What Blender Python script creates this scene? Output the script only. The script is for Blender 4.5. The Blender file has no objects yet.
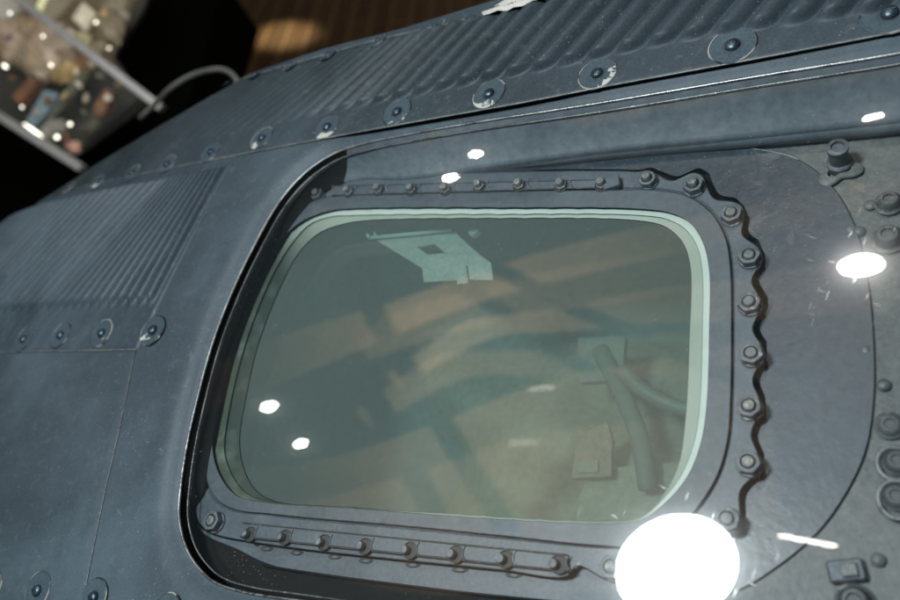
import bpy, math, random
import numpy as np
from mathutils import Matrix, Vector
rnd = random.Random(7)
scene = bpy.context.scene
COL = scene.collection

# ------------------------------------------------------------------ frames of reference
# Everything is measured in metres in a frame whose origin is the lens; TILT turns it upright
# (the camera looks 40 degrees down on the capsule) and lifts it to 1.6 m above the floor.
F = 800.0
TILT = Matrix.Translation((0, 0, 1.6)) @ Matrix.Rotation(math.radians(50), 4, 'X')
R3 = np.array(TILT.to_3x3()); T3 = np.array([0, 0, 1.6])
def W(p):
    p = np.asarray(p, float)
    return p @ R3.T + T3
n = np.array([-.6, .6, 1.]); NN = np.linalg.norm(n); n /= NN           # normal of the window plane
Z0 = .45
def ray(u, v): return np.array([(u-450)/F, (300-v)/F, -1.])
def U(u, v, h=0.):                                                     # point on the window plane raised by h
    d = ray(u, v); return d*((h-Z0/NN)/(d@n))
O = U(450, 350)
e1 = np.array([1., 0, 0]); e1 -= n*(n@e1); e1 /= np.linalg.norm(e1)
e2 = np.cross(n, e1)
# the capsule skin: one very flat, wide curved shell
QC = np.array([-0.44244147, -0.74061137, -0.47215978])
QL = np.zeros((3, 3)); QL[np.tril_indices(3)] = [4.47293319, -3.06447851, -0.96333379, -7.03726734, 0.1755887, 1.52906774]
QM = QL @ QL.T
def S(u, v, off=0.):
    d = ray(u, v); a = QL.T@d; b = QL.T@(-QC)
    A = a@a; B = a@b; C = b@b-1; D = max(B*B-A*C, 0)
    P = d*((-B-math.sqrt(D))/A)
    return P+snorm(P)*off
def snorm(P):
    g = QM@(P-QC); return g/np.linalg.norm(g)
def ab(P): return np.array([(P-O)@e1, (P-O)@e2])
def sab(u, v): return ab(S(u, v))
def sabo(px, off):                                                     # same, for a point that sits off the skin
    u, v = px
    for _ in range(6):
        P = S(u, v, off); x = 450+F*P[0]/-P[2]; y = 300-F*P[1]/-P[2]; u += px[0]-x; v += px[1]-y
    return sab(u, v)
def K(a, b, off=0.):                                                   # skin point over plane coordinates a, b
    for _ in range(2500):
        P0 = O+a*e1+b*e2
        q = QL.T@(P0-QC); w = QL.T@n
        A = w@w; B = q@w; C = q@q-1; D = B*B-A*C
        if D >= 0: break
        a += (MID[0]-a)*.002; b += (MID[1]-b)*.002
    P = P0+n*((-B+math.sqrt(D))/A)
    return P+snorm(P)*off if off else P
MID = ((QC-O)@e1*.3, (QC-O)@e2*.3)
def PZ(u, v, z): return ray(u, v)*z

# ------------------------------------------------------------------ object helpers
CAP = None
def tag(o, label=None, cat=None, group=None, kind=None):
    if label: o['label'] = label
    if cat: o['category'] = cat
    if group: o['group'] = group
    if kind: o['kind'] = kind
    return o
def thing(name, loc, label, cat, group=None):
    o = bpy.data.objects.new(name, None); o.location = loc; o.empty_display_size = .05
    COL.objects.link(o); return tag(o, label, cat, group)
WM = {}
def wm(o): return WM.get(o.name, Matrix.Translation(o.location))
def mesh_obj(name, verts, faces, mat, parent=None, smooth=True, uv=None, frame='cam', sharp=None, origin=None):
    """verts in lens frame (frame='cam') or world; origin moves to the middle of the mesh"""
    V = np.asarray(verts, float)
    if frame == 'cam': V = W(V)
    if origin is None: c = (V.max(0)+V.min(0))/2
    elif origin == 'base': c = (V.max(0)+V.min(0))/2; c[2] = V[:, 2].min()
    else: c = np.asarray(origin)
    me = bpy.data.meshes.new(name)
    me.from_pydata([tuple(x) for x in (V-c)], [], [tuple(f) for f in faces])
    if smooth: me.polygons.foreach_set('use_smooth', [True]*len(me.polygons))
    if uv is not None:
        l = me.uv_layers.new(name='UVMap')
        idx = np.zeros(len(me.loops), int); me.loops.foreach_get('vertex_index', idx)
        l.data.foreach_set('uv', np.asarray(uv, float)[idx].ravel())
    me.update()
    if sharp: 
        try: me.set_sharp_from_angle(angle=math.radians(sharp))
        except Exception: pass
    for m in (mat if isinstance(mat, (list, tuple)) else [mat]): me.materials.append(m)
    o = bpy.data.objects.new(name, me); COL.objects.link(o)
    M = Matrix.Translation(c)
    if parent is not None:
        o.parent = parent; o.location = (wm(parent).inverted() @ M).translation
        if parent.name in WM: o.matrix_local = wm(parent).inverted() @ M
    else: o.location = c
    WM[o.name] = M
    return o
def frame_at(P, nrm, twist=0.):
    """world matrix with local z along nrm at lens-frame point P"""
    z = Vector(R3@nrm).normalized(); x = Vector(R3@e1); x = (x-z*x.dot(z)).normalized(); y = z.cross(x)
    M = Matrix.Identity(4)
    for i in range(3): M[i][0] = x[i]; M[i][1] = y[i]; M[i][2] = z[i]
    M.translation = Vector(W(P))
    return M @ Matrix.Rotation(twist, 4, 'Z')
def local_mesh(name, parts, mats, sharp=35):
    V = []; Fc = []; mi = []
    for v, f, m in parts:
        o = len(V); V += [tuple(x) for x in v]; Fc += [tuple(i+o for i in q) for q in f]; mi += [m]*len(f)
    me = bpy.data.meshes.new(name); me.from_pydata(V, [], Fc)
    me.polygons.foreach_set('material_index', mi)
    me.polygons.foreach_set('use_smooth', [True]*len(me.polygons)); me.update()
    me.set_sharp_from_angle(angle=math.radians(sharp))
    for m in mats: me.materials.append(m)
    return me
def lathe(prof, seg=32, ang0=0., rfun=None):
    """prof: (r, z) list, first/last closed to the axis when r==0"""
    V = []; Fc = []
    rows = []
    for j, (r, z) in enumerate(prof):
        if r == 0: V.append((0, 0, z)); rows.append([len(V)-1])
        else:
            row = []
            for i in range(seg):
                t = ang0+2*math.pi*i/seg; rr = r*(rfun(t, j) if rfun else 1)
                V.append((rr*math.cos(t), rr*math.sin(t), z)); row.append(len(V)-1)
            rows.append(row)
    for a, b in zip(rows[:-1], rows[1:]):
        for i in range(seg):
            k = (i+1) % seg
            if len(a) == 1 and len(b) == 1: continue
            if len(a) == 1: Fc.append((a[0], b[i], b[k]))
            elif len(b) == 1: Fc.append((a[i], b[0], a[k]))
            else: Fc.append((a[i], b[i], b[k], a[k]))
    return V, [tuple(reversed(f)) for f in Fc]
def place(name, me, M, parent):
    o = bpy.data.objects.new(name, me); COL.objects.link(o); o.parent = parent
    o.matrix_local = wm(parent).inverted() @ M; WM[o.name] = M
    return o
def dup(src, M, parent):
    o = src.copy(); COL.objects.link(o); o.parent = parent
    o.matrix_local = wm(parent).inverted() @ M; WM[o.name] = M
    for ch in src.children:
        c = ch.copy(); COL.objects.link(c); c.parent = o; WM[c.name] = M @ c.matrix_local
    return o
def cat_rom(P, per=8, closed=False):
    P = [np.asarray(p, float) for p in P]; m = len(P); out = []
    rng = range(m) if closed else range(m-1)
    for i in rng:
        p0 = P[(i-1) % m] if closed or i > 0 else 2*P[0]-P[1]
        p1 = P[i]; p2 = P[(i+1) % m]
        p3 = P[(i+2) % m] if closed or i+2 < m else 2*P[-1]-P[-2]
        # centripetal parametrisation keeps uneven spacing from looping
        d1 = np.linalg.norm(p1-p0)**.5+1e-9; d2 = np.linalg.norm(p2-p1)**.5+1e-9; d3 = np.linalg.norm(p3-p2)**.5+1e-9
        for k in range(per):
            t = k/per
            m1 = (p1-p0)/d1-(p2-p0)/(d1+d2)+(p2-p1)/d2; m2 = (p2-p1)/d2-(p3-p1)/(d2+d3)+(p3-p2)/d3
            m1 *= d2; m2 *= d2
            out.append((2*t**3-3*t*t+1)*p1+(t**3-2*t*t+t)*m1+(-2*t**3+3*t*t)*p2+(t**3-t*t)*m2)
    if not closed: out.append(P[-1])
    return np.array(out)
def resample(P, N, closed=False):
    P = np.asarray(P, float)
    if closed: P = np.vstack([P, P[:1]])
    L = np.r_[0, np.cumsum(np.linalg.norm(np.diff(P, axis=0), axis=1))]
    t = np.linspace(0, L[-1], N+1)[:-1] if closed else np.linspace(0, L[-1], N)
    return np.stack([np.interp(t, L, P[:, k]) for k in range(P.shape[1])], 1)
def tube(P, r, seg=10, closed=False, cap=True):
    P = np.asarray(P, float); m = len(P); V = []; Fc = []
    rr = r if hasattr(r, '__len__') else [r]*m
    up = n
    for i in range(m):
        a = P[(i+1) % m] if closed or i < m-1 else P[i]; b = P[(i-1) % m] if closed or i > 0 else P[i]
        t = a-b; t /= np.linalg.norm(t)+1e-12
        s = np.cross(t, up); s /= np.linalg.norm(s)+1e-12; w = np.cross(s, t)
        for k in range(seg):
            q = 2*math.pi*k/seg; V.append(P[i]+rr[i]*(math.cos(q)*s+math.sin(q)*w))
    for i in range(m if closed else m-1):
        j = (i+1) % m
        for k in range(seg):
            l = (k+1) % seg; Fc.append((i*seg+k, i*seg+l, j*seg+l, j*seg+k))
    if cap and not closed:
        Fc.append(tuple(range(seg))[::-1]); Fc.append(tuple((m-1)*seg+k for k in range(seg)))
    return V, Fc
def grid_faces(nr, nc, closed=False, flip=False):
    Fc = []
    for i in range(nr-1):
        for j in range(nc if closed else nc-1):
            k = (j+1) % nc; q = (i*nc+j, i*nc+k, (i+1)*nc+k, (i+1)*nc+j)
            Fc.append(q[::-1] if flip else q)
    return Fc
def box(c, ax, ay, az, bev=0.0):
    """box from centre and three half-axis vectors, chamfered by bev (absolute)"""
    c = np.asarray(c, float); A = [np.asarray(x, float) for x in (ax, ay, az)]
    L = [np.linalg.norm(x) for x in A]; D = [x/l for x, l in zip(A, L)]
    V = []; idx = {}
    b = min(bev, min(L)*.45)
    if b <= 0:
        for sx in (-1, 1):
            for sy in (-1, 1):
                for sz in (-1, 1): V.append(c+sx*A[0]+sy*A[1]+sz*A[2])
        return V, [(0, 1, 3, 2), (4, 6, 7, 5), (0, 4, 5, 1), (2, 3, 7, 6), (0, 2, 6, 4), (1, 5, 7, 3)]
    for sx in (-1, 1):
        for sy in (-1, 1):
            for sz in (-1, 1):
                s = (sx, sy, sz)
                for k in range(3):
                    p = c.copy()
                    for j in range(3): p = p+s[j]*D[j]*(L[j] if j == k else L[j]-b)
                    idx[(s, k)] = len(V); V.append(p)
    Fc = []
    for k in range(3):
        o = [j for j in range(3) if j != k]
        for sk in (-1, 1):
            q = []
            for (a, d) in ((-1, -1), (1, -1), (1, 1), (-1, 1)):
                s = [0]*3; s[k] = sk; s[o[0]] = a; s[o[1]] = d; q.append(idx[(tuple(s), k)])
            Fc.append(tuple(q))
    for e in range(3):
        o = [j for j in range(3) if j != e]
        for a in (-1, 1):
            for d in (-1, 1):
                s1 = [0]*3; s2 = [0]*3; s1[o[0]] = s2[o[0]] = a; s1[o[1]] = s2[o[1]] = d; s1[e] = -1; s2[e] = 1
                s1 = tuple(s1); s2 = tuple(s2)
                Fc.append((idx[(s1, o[0])], idx[(s2, o[0])], idx[(s2, o[1])], idx[(s1, o[1])]))
    for sx in (-1, 1):
        for sy in (-1, 1):
            for sz in (-1, 1): s = (sx, sy, sz); Fc.append((idx[(s, 0)], idx[(s, 1)], idx[(s, 2)]))
    return V, Fc
def join(*parts):
    V = []; Fc = []
    for v, f in parts:
        o = len(V); V += list(v); Fc += [tuple(i+o for i in q) for q in f]
    return V, Fc

# ------------------------------------------------------------------ materials
def newmat(name):
    m = bpy.data.materials.new(name); m.use_nodes = True; nt = m.node_tree; nt.nodes.clear()
    out = nt.nodes.new('ShaderNodeOutputMaterial'); return m, nt, out
class N:
    def __init__(s, nt): s.nt = nt
    def node(s, t, **k):
        x = s.nt.nodes.new(t)
        for a, b in k.items(): setattr(x, a, b)
        return x
    def link(s, a, b): s.nt.links.new(a, b)
    def pos(s, scale=(1, 1, 1)):
        g = s.node('ShaderNodeNewGeometry'); m = s.node('ShaderNodeMapping'); m.inputs['Scale'].default_value = scale
        s.link(g.outputs['Position'], m.inputs['Vector']); return m.outputs[0]
    def uv(s, rot=0, scale=(1, 1, 1)):
        g = s.node('ShaderNodeUVMap'); r = s.node('ShaderNodeMapping'); r.inputs['Rotation'].default_value = (0, 0, rot)
        m = s.node('ShaderNodeMapping'); m.inputs['Scale'].default_value = scale
        s.link(g.outputs[0], r.inputs['Vector']); s.link(r.outputs[0], m.inputs['Vector']); return m.outputs[0]
    def noise(s, vec, scale, detail=4, rough=.55, dist=0):
        x = s.node('ShaderNodeTexNoise'); x.inputs['Scale'].default_value = scale; x.inputs['Detail'].default_value = detail
        x.inputs['Roughness'].default_value = rough; x.inputs['Distortion'].default_value = dist
        s.link(vec, x.inputs['Vector']); return x.outputs['Fac']
    def vor(s, vec, scale, feature='F1', rnd=1):
        x = s.node('ShaderNodeTexVoronoi', feature=feature); x.inputs['Scale'].default_value = scale
        x.inputs['Randomness'].default_value = rnd
        s.link(vec, x.inputs['Vector']); return x
    def rng(s, v, a, b, c=0., d=1., smooth=False):
        x = s.node('ShaderNodeMapRange'); x.clamp = True
        if smooth: x.interpolation_type = 'SMOOTHSTEP'
        for i, q in enumerate((a, b, c, d)): x.inputs[i+1].default_value = q
        s.link(v, x.inputs[0]); return x.outputs[0]
    def mix(s, f, a, b, blend='MIX'):
        x = s.node('ShaderNodeMix', data_type='RGBA', blend_type=blend); s.put(f, x.inputs[0]); s.put(a, x.inputs[6]); s.put(b, x.inputs[7])
        return x.outputs[2]
    def put(s, v, sock):
        if hasattr(v, 'links'): s.link(v, sock)
        elif isinstance(v, (tuple, list)): sock.default_value = tuple(v)+((1,) if len(v) == 3 else ())
        else: sock.default_value = v
    def math(s, op, a, b=0.):
        x = s.node('ShaderNodeMath', operation=op); s.put(a, x.inputs[0]); s.put(b, x.inputs[1]); return x.outputs[0]
    def bump(s, h, strength, dist, nrm=None):
        x = s.node('ShaderNodeBump'); x.inputs['Strength'].default_value = strength; x.inputs['Distance'].default_value = dist
        s.link(h, x.inputs['Height'])
        if nrm is not None: s.link(nrm, x.inputs['Normal'])
        return x.outputs[0]
    def bsdf(s, out, color, rough=.5, metal=0., spec=.5, normal=None):
        b = s.node('ShaderNodeBsdfPrincipled'); s.put(color, b.inputs['Base Color']); s.put(rough, b.inputs['Roughness'])
        s.put(metal, b.inputs['Metallic']); b.inputs['Specular IOR Level'].default_value = spec
        if normal is not None: s.link(normal, b.inputs['Normal'])
        if out is not None: s.link(b.outputs[0], out.inputs[0])
        return b

def skin_mat(name, rot, c0=(.030, .046, .060), c1=(.057, .084, .103), streak=.5, cs=(.03, .036, .043)):
    """oxidised blue grey alloy: cloudy bloom, purple heat tint, streaks along the beads, dust specks"""
    m, nt, out = newmat(name); k = N(nt); p = k.pos()
    cloud = k.noise(p, 9, 5, .6, .4); big = k.noise(p, 3.2, 3, .5)
    col = k.mix(k.rng(cloud, .36, .64, smooth=True), tuple(x*.8 for x in c0), tuple(x*1.12 for x in c1))
    col = k.mix(k.rng(big, .45, .66, 0, .55, True), col, (.040, .051, .065))
    st = k.noise(k.uv(rot, (7, 190, 1)), 1, 4, .6); st2 = k.noise(k.uv(rot, (3, 45, 1)), 1, 3, .5)
    col = k.mix(k.math('MULTIPLY', k.rng(st, .40, .62, 0, 1, True), streak), col, cs)
    col = k.mix(k.math('MULTIPLY', k.rng(st2, .5, .7, 0, 1, True), streak*.8), col, (.092, .108, .125))
    fine = k.noise(p, 900, 2, .7)
    col = k.mix(.17, col, k.mix(k.rng(fine, .3, .7), (.012, .02, .028), (.10, .145, .17)))
    mid = k.noise(p, 160, 3, .6)
    col = k.mix(k.rng(mid, .58, .72, 0, .35), col, (.10, .115, .125))
    v = k.vor(p, 330); sp = k.rng(v.outputs['Distance'], .07, .13, 1, 0)
    gate = k.rng(k.noise(p, 60, 2), .52, .6)
    col = k.mix(k.math('MULTIPLY', k.math('MULTIPLY', sp, gate), .55), col, (.36, .38, .38))
    # rare long scratches
    sc = k.vor(k.uv(rot+.7, (9, 260, 1)), 1); scr = k.rng(sc.outputs['Distance'], .02, .05, 1, 0)
    col = k.mix(k.math('MULTIPLY', k.math('MULTIPLY', scr, k.rng(k.noise(p, 14, 2), .55, .62)), .4), col, (.25, .26, .26))
    h = k.math('ADD', k.math('MULTIPLY', fine, .35), k.math('MULTIPLY', mid, .6))
    b1 = k.bump(h, .09, .0006); b2 = k.bump(cloud, .35, .004, b1); b2 = k.bump(big, .5, .012, b2)
    k.bsdf(out, col, k.rng(cloud, .3, .7, .46, .62), 0.08, .26, b2)
    return m
def _dir(p, q): d = sab(*q)-sab(*p); return -math.atan2(d[1], d[0])
ROT_A = _dir((443, 118), (548, 2)); ROT_C = _dir((80, 351), (213, 161))
M_skin = skin_mat('oxidised skin', 0., streak=.12)
M_skinA = skin_mat('beaded skin charcoal', ROT_A, (.011, .018, .021), (.024, .036, .042), .18, (.012, .017, .020))
M_skinC = skin_mat('beaded skin blue', ROT_C, (.026, .041, .055), (.050, .075, .094), .3, (.016, .022, .03))

def paint(name, c0, c1, rough=(.4, .6), scale=30, wear=.3, wearcol=(.22, .21, .19), bump=.2, wthr=.62, spec=.5, metal=0.):
    m, nt, out = newmat(name); k = N(nt); p = k.pos()
    a = k.noise(p, scale, 5, .6, .3); f = k.noise(p, scale*18, 3, .65)
    col = k.mix(k.rng(a, .35, .65, smooth=True), c0, c1)
    col = k.mix(.22, col, k.mix(k.rng(f, .3, .7), tuple(x*.45 for x in c0), tuple(min(1, x*1.9) for x in c1)))
    w = k.noise(p, scale*5, 6, .7, .6); g = k.noise(p, scale*.8, 2)
    mask = k.math('MULTIPLY', k.rng(w, wthr, wthr+.05), k.rng(g, .5, .62))
    col = k.mix(k.math('MULTIPLY', mask, wear), col, wearcol)
    v = k.vor(p, 420); col = k.mix(k.math('MULTIPLY', k.rng(v.outputs['Distance'], .06, .12, .5, 0), k.rng(g, .45, .6)), col, (.4, .4, .38))
    nb = k.bump(f, bump, .0005); nb = k.bump(a, bump, .002, nb)
    k.bsdf(out, col, k.rng(a, .3, .7, *rough), metal, spec, nb); return m
M_frame = paint('frame paint slate', (.042, .056, .066), (.060, .075, .087), (.45, .6), 14, .15)
M_flange = paint('flange paint', (.042, .055, .068), (.066, .083, .098), (.45, .6), 30, .4)
M_floorp = paint('recess floor grey green', (.036, .045, .049), (.098, .104, .100), (.45, .65), 20, .6, (.16, .14, .11), .5, .56)
M_dplate = paint('backing plate blue black', (.014, .023, .033), (.032, .044, .058), (.35, .5), 12, .35, (.12, .13, .14), .3, .57)
M_wall = paint('recess wall paint', (.062, .082, .100), (.110, .130, .145), (.35, .5), 10, .45, (.16, .14, .11), .25, .58)
M_dark = paint('dark liner and shade', (.0025, .0026, .0028), (.006, .006, .006), (.6, .8), 20, .2, (.03, .028, .025), .05, .6, .15)
M_nut = paint('nut blue grey', (.055, .066, .078), (.095, .108, .120), (.35, .5), 90, .7, (.34, .34, .32), .6, .54, .6, .35)
M_stud = paint('stud end', (.09, .10, .11), (.17, .18, .18), (.35, .5), 120, .8, (.38, .36, .31), .7, .5, .6, .4)
M_cap = paint('cap nut paint', (.028, .034, .038), (.060, .066, .068), (.45, .6), 60, .7, (.2, .19, .17), .4, .54, .4)
M_nutdark = paint('hole shade', (.008, .009, .010), (.02, .022, .024), (.6, .7), 60, .2)
def washer_mat(name, thr, c0=(.022, .036, .049), c1=(.042, .066, .085)):
    m, nt, out = newmat(name); k = N(nt); p = k.pos(); tc = k.node('ShaderNodeTexCoord')
    ln = k.node('ShaderNodeVectorMath', operation='LENGTH'); sx = k.node('ShaderNodeVectorMath', operation='MULTIPLY'); sx.inputs[1].default_value = (1, 1, 0)
    k.link(tc.outputs['Object'], sx.inputs[0]); k.link(sx.outputs[0], ln.inputs[0]); rr = ln.outputs['Value']
    cloud = k.noise(p, 9, 5, .6, .4); fine = k.noise(p, 900, 2, .7)
    col = k.mix(k.rng(cloud, .32, .68), c0, c1); col = k.mix(.3, col, k.mix(k.rng(fine, .3, .7), (.012, .02, .028), (.10, .145, .17)))
    rim = k.rng(rr, .0123, .0128); arc = k.rng(k.noise(p, 55, 2), .47, .56)
    col = k.mix(k.math('MULTIPLY', rim, arc), col, (.26, .25, .23)); col = k.mix(k.math('MULTIPLY', rim, k.rng(k.noise(p, 70, 2), .5, .42)), col, (.008, .01, .012))
    big = k.noise(p, 75, 5, .62, .5); body = k.math('MULTIPLY', k.rng(rr, .0050, .0062), 1.)
    side = k.node('ShaderNodeSeparateXYZ'); k.link(tc.outputs['Object'], side.inputs[0]); sd = k.rng(side.outputs[1], .004, -.006, -.12, .05)
    col = k.mix(k.math('MULTIPLY', k.rng(k.math('ADD', big, sd), thr, thr+.02), body), col, (.40, .39, .36))
    k.bsdf(out, col, .52, .05, .35, k.bump(k.math('ADD', fine, k.math('MULTIPLY', big, 1.5)), .3, .0006)); return m
M_washer = washer_mat('washer skin', .68); M_chip = washer_mat('washer chipped', .56)
M_screw = paint('screw', (.025, .04, .06), (.05, .075, .10), (.22, .35), 90, .5, (.3, .3, .3), .3, .6, .7, .6)
M_bare = paint('bare scraped metal', (.40, .385, .36), (.50, .48, .455), (.5, .6), 45, .8, (.16, .17, .17), .3, .60, .5, .0)
M_edge = paint('worn lip edge', (.15, .165, .175), (.34, .35, .35), (.32, .45), 60, .8, (.05, .055, .06), .3, .5, .6, .9)
M_gask = paint('gasket edge', (.05, .055, .06), (.16, .17, .17), (.22, .35), 60, .8, (.4, .4, .38), .3, .6, .6, .5)
M_seam = paint('seam edge', (.08, .09, .10), (.22, .22, .21), (.4, .5), 70, .9, (.03, .04, .05), .3, .5, .5, .2)
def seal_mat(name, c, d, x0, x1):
    """pale green sealant with recess wall shade painted along its left run"""
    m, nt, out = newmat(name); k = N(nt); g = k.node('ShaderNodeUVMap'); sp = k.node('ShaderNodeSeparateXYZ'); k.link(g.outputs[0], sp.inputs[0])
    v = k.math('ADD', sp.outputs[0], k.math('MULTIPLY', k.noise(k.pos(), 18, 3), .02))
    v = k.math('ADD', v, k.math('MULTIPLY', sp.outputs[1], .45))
    col = k.mix(k.rng(v, x0, x1, 0, 1, True), d, c); col = k.mix(k.rng(k.noise(k.pos(), 60, 4), .55, .75, 0, .3), col, tuple(x*.6 for x in c))  # left run darkened to stand for shade from the recess wall
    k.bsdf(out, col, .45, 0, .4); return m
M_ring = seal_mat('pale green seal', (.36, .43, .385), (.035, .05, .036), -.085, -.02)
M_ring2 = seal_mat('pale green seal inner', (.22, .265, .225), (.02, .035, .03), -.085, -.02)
M_inner = paint('cabin grey green', (.060, .080, .076), (.085, .105, .098), (.6, .8), 7, .3, (.12, .12, .10), .2)
M_bracket = paint('bracket pale grey', (.25, .25, .24), (.31, .305, .29), (.4, .5), 20, .3, (.2, .22, .2), .15)
M_cream = paint('cabin cream panel', (.14, .14, .11), (.19, .185, .15), (.6, .8), 10, .3)
M_red = paint('cabin red', (.15, .10, .08), (.19, .13, .10), (.6, .8), 12, .2)
M_tan = paint('cabin tan cloth', (.13, .125, .095), (.19, .18, .14), (.7, .9), 9, .3)
M_black = paint('matt black', (.0012, .0012, .0012), (.002, .002, .002), (.8, .9), 5, .0, spec=.05)
M_bar = paint('grey case frame', (.095, .105, .11), (.12, .13, .135), (.4, .5), 10, .2)

def glass_mat(name, tint, dust, haze, seed=0, scratch=True, halo=.012, halo_r=.16, sw=.1, film=(.62, .66, .66)):
    """clear sheet: lets light through, mirrors by Fresnel, with dust specks, hairline scratches and a faint bloom"""
    m, nt, out = newmat(name); k = N(nt); p = k.pos()
    tr = k.node('ShaderNodeBsdfTransparent'); tr.inputs[0].default_value = tuple(tint)+(1,)
    gl = k.node('ShaderNodeBsdfGlossy'); gl.inputs['Roughness'].default_value = .012; gl.inputs[0].default_value = (1, 1, 1, 1)
    fr = k.node('ShaderNodeFresnel'); fr.inputs['IOR'].default_value = 1.49
    wav = k.noise(p, 5, 2); k.link(k.bump(wav, .004, .01), gl.inputs['Normal'])
    mx = k.node('ShaderNodeMixShader'); k.link(fr.outputs[0], mx.inputs[0]); k.link(tr.outputs[0], mx.inputs[1]); k.link(gl.outputs[0], mx.inputs[2])
    g2 = k.node('ShaderNodeBsdfGlossy'); g2.inputs['Roughness'].default_value = halo_r
    mx2 = k.node('ShaderNodeMixShader'); mx2.inputs[0].default_value = halo
    k.link(mx.outputs[0], mx2.inputs[1]); k.link(g2.outputs[0], mx2.inputs[2])
    df = k.node('ShaderNodeBsdfDiffuse'); df.inputs[0].default_value = tuple(film)+(1,)
    v = k.vor(p, 260); sp = k.rng(v.outputs['Distance'], .05, .10, 1, 0)
    gate = k.rng(k.noise(p, 35, 2), .50, .62)
    fac = k.math('MULTIPLY', k.math('MULTIPLY', sp, gate), dust)
    v2 = k.vor(p, 95); sp2 = k.rng(v2.outputs['Distance'], .03, .06, 1, 0)
    fac = k.math('ADD', fac, k.math('MULTIPLY', sp2, dust*.6))
    fac = k.math('ADD', fac, k.math('MULTIPLY', k.rng(k.noise(p, 4, 3, .5), .2, .8, .75, 1.), haze))
    mx3 = k.node('ShaderNodeMixShader'); k.link(fac, mx3.inputs[0])
    k.link(mx2.outputs[0], mx3.inputs[1]); k.link(df.outputs[0], mx3.inputs[2])
    last = mx3
    if scratch:
        # fine random scratches: they only light up close to a mirrored lamp
        s1 = k.vor(k.uv(.6+seed, (30, 700, 1)), 1); s2 = k.vor(k.uv(-.9+seed, (34, 640, 1)), 1); s3 = k.vor(k.uv(2.1+seed, (26, 680, 1)), 1)
        sc = k.math('MAXIMUM', k.rng(s1.outputs['Distance'], .03, .07, 1, 0), k.rng(s2.outputs['Distance'], .03, .07, 1, 0))
        sc = k.math('MAXIMUM', sc, k.rng(s3.outputs['Distance'], .03, .07, 1, 0))
        g3 = k.node('ShaderNodeBsdfGlossy'); g3.inputs['Roughness'].default_value = .16
        mx4 = k.node('ShaderNodeMixShader'); k.link(k.math('MULTIPLY', sc, sw), mx4.inputs[0])
        k.link(mx3.outputs[0], mx4.inputs[1]); k.link(g3.outputs[0], mx4.inputs[2]); last = mx4
    k.link(last.outputs[0], out.inputs[0]); return m
M_plexi = glass_mat('clear acrylic', (.97, .985, .985), .16, .009, halo=.0050, halo_r=.11, sw=.15, film=(.45, .60, .68))
M_pane = glass_mat('tinted window glass', (.66, .80, .75), .24, .17, 1.3, True, .002, .2, sw=.03, film=(.33, .45, .42))
M_caseglass = glass_mat('case glass', (.95, .97, .96), .0, .004, 0, False)

# ------------------------------------------------------------------ the capsule
CAPLOC = Vector(W(K(.1, -.1) - n*.35))
CAP = thing('space_capsule', CAPLOC, 'blue black metal space capsule with corrugated panels and rounded window under clear cover', 'spacecraft')
WM[CAP.name] = Matrix.Translation(CAPLOC)
def extr(P, left=0, right=0, step=.05):
    P = [np.asarray(x, float) for x in P]
    dl = (P[0]-P[1]); dl /= np.linalg.norm(dl); dr = (P[-1]-P[-2]); dr /= np.linalg.norm(dr)
    L = [P[0]+dl*step*k for k in range(left, 0, -1)]; Rr = [P[-1]+dr*step*k for k in range(1, right+1)]
    return L+P+Rr
def panel(name, A, B, ns, nt_, mat, disp, t1=1., edge=None):
    """strip between polylines A and B given in plane coordinates; disp(s_metres, t) is height above the skin"""
    A = np.array(A); B = np.array(B)
    V = []; uvs = []
    L = np.r_[0, np.cumsum(np.linalg.norm(np.diff(A, axis=0), axis=1))]
    ss = np.linspace(0, L[-1], ns)
    for s in ss:
        a = np.array([np.interp(s, L, A[:, 0]), np.interp(s, L, A[:, 1])]); b = np.array([np.interp(s, L, B[:, 0]), np.interp(s, L, B[:, 1])])
        for j in range(nt_):
            t = j/(nt_-1)*t1; q = a+(b-a)*t
            V.append(K(q[0], q[1], disp(s, t))); uvs.append(q)
    return mesh_obj(name, V, grid_faces(ns, nt_), mat, CAP, uv=uvs), L
# --- seam 2 / seam 1 correspondences (the beads run from one to the other)
pairs = [((60, 194), (225, 84)), ((100, 184), (262, 75)), ((160, 171), (312, 61)), ((240, 155.5), (375, 43)), ((343, 136), (455, 25)), ((443, 118), (548, 2))]
s2 = [sab(*a) for a, b in pairs]; s1 = [sab(*b) for a, b in pairs]
dlast = s1[-1]-s2[-1]
for px in ((528, 103), (610, 87), (733, 64.5), (900, 33), (1000, 13)):
    q = sab(*px); s2.append(q); s1.append(q+dlast*(1+.0*len(s1)))
s2 = extr(s2, 4, 3); s1 = extr(s1, 4, 3)
s2 = list(cat_rom(s2, 6)); s1 = list(cat_rom(s1, 6))
LA = np.r_[0, np.cumsum(np.linalg.norm(np.diff(np.array(s2), axis=0), axis=1))]
def s_of(px, poly=None, LL=None):
    q = sab(*px); P = np.array(s2 if poly is None else poly); i = np.argmin(np.linalg.norm(P-q, axis=1)); return (LA if LL is None else LL)[i]
sfade0 = s_of((200, 163)); sfade1 = s_of((440, 119)); tip0 = s_of((733, 64.5))
pitchA = .0172
def smooth(x): x = min(1, max(0, x)); return x*x*(3-2*x)
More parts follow.
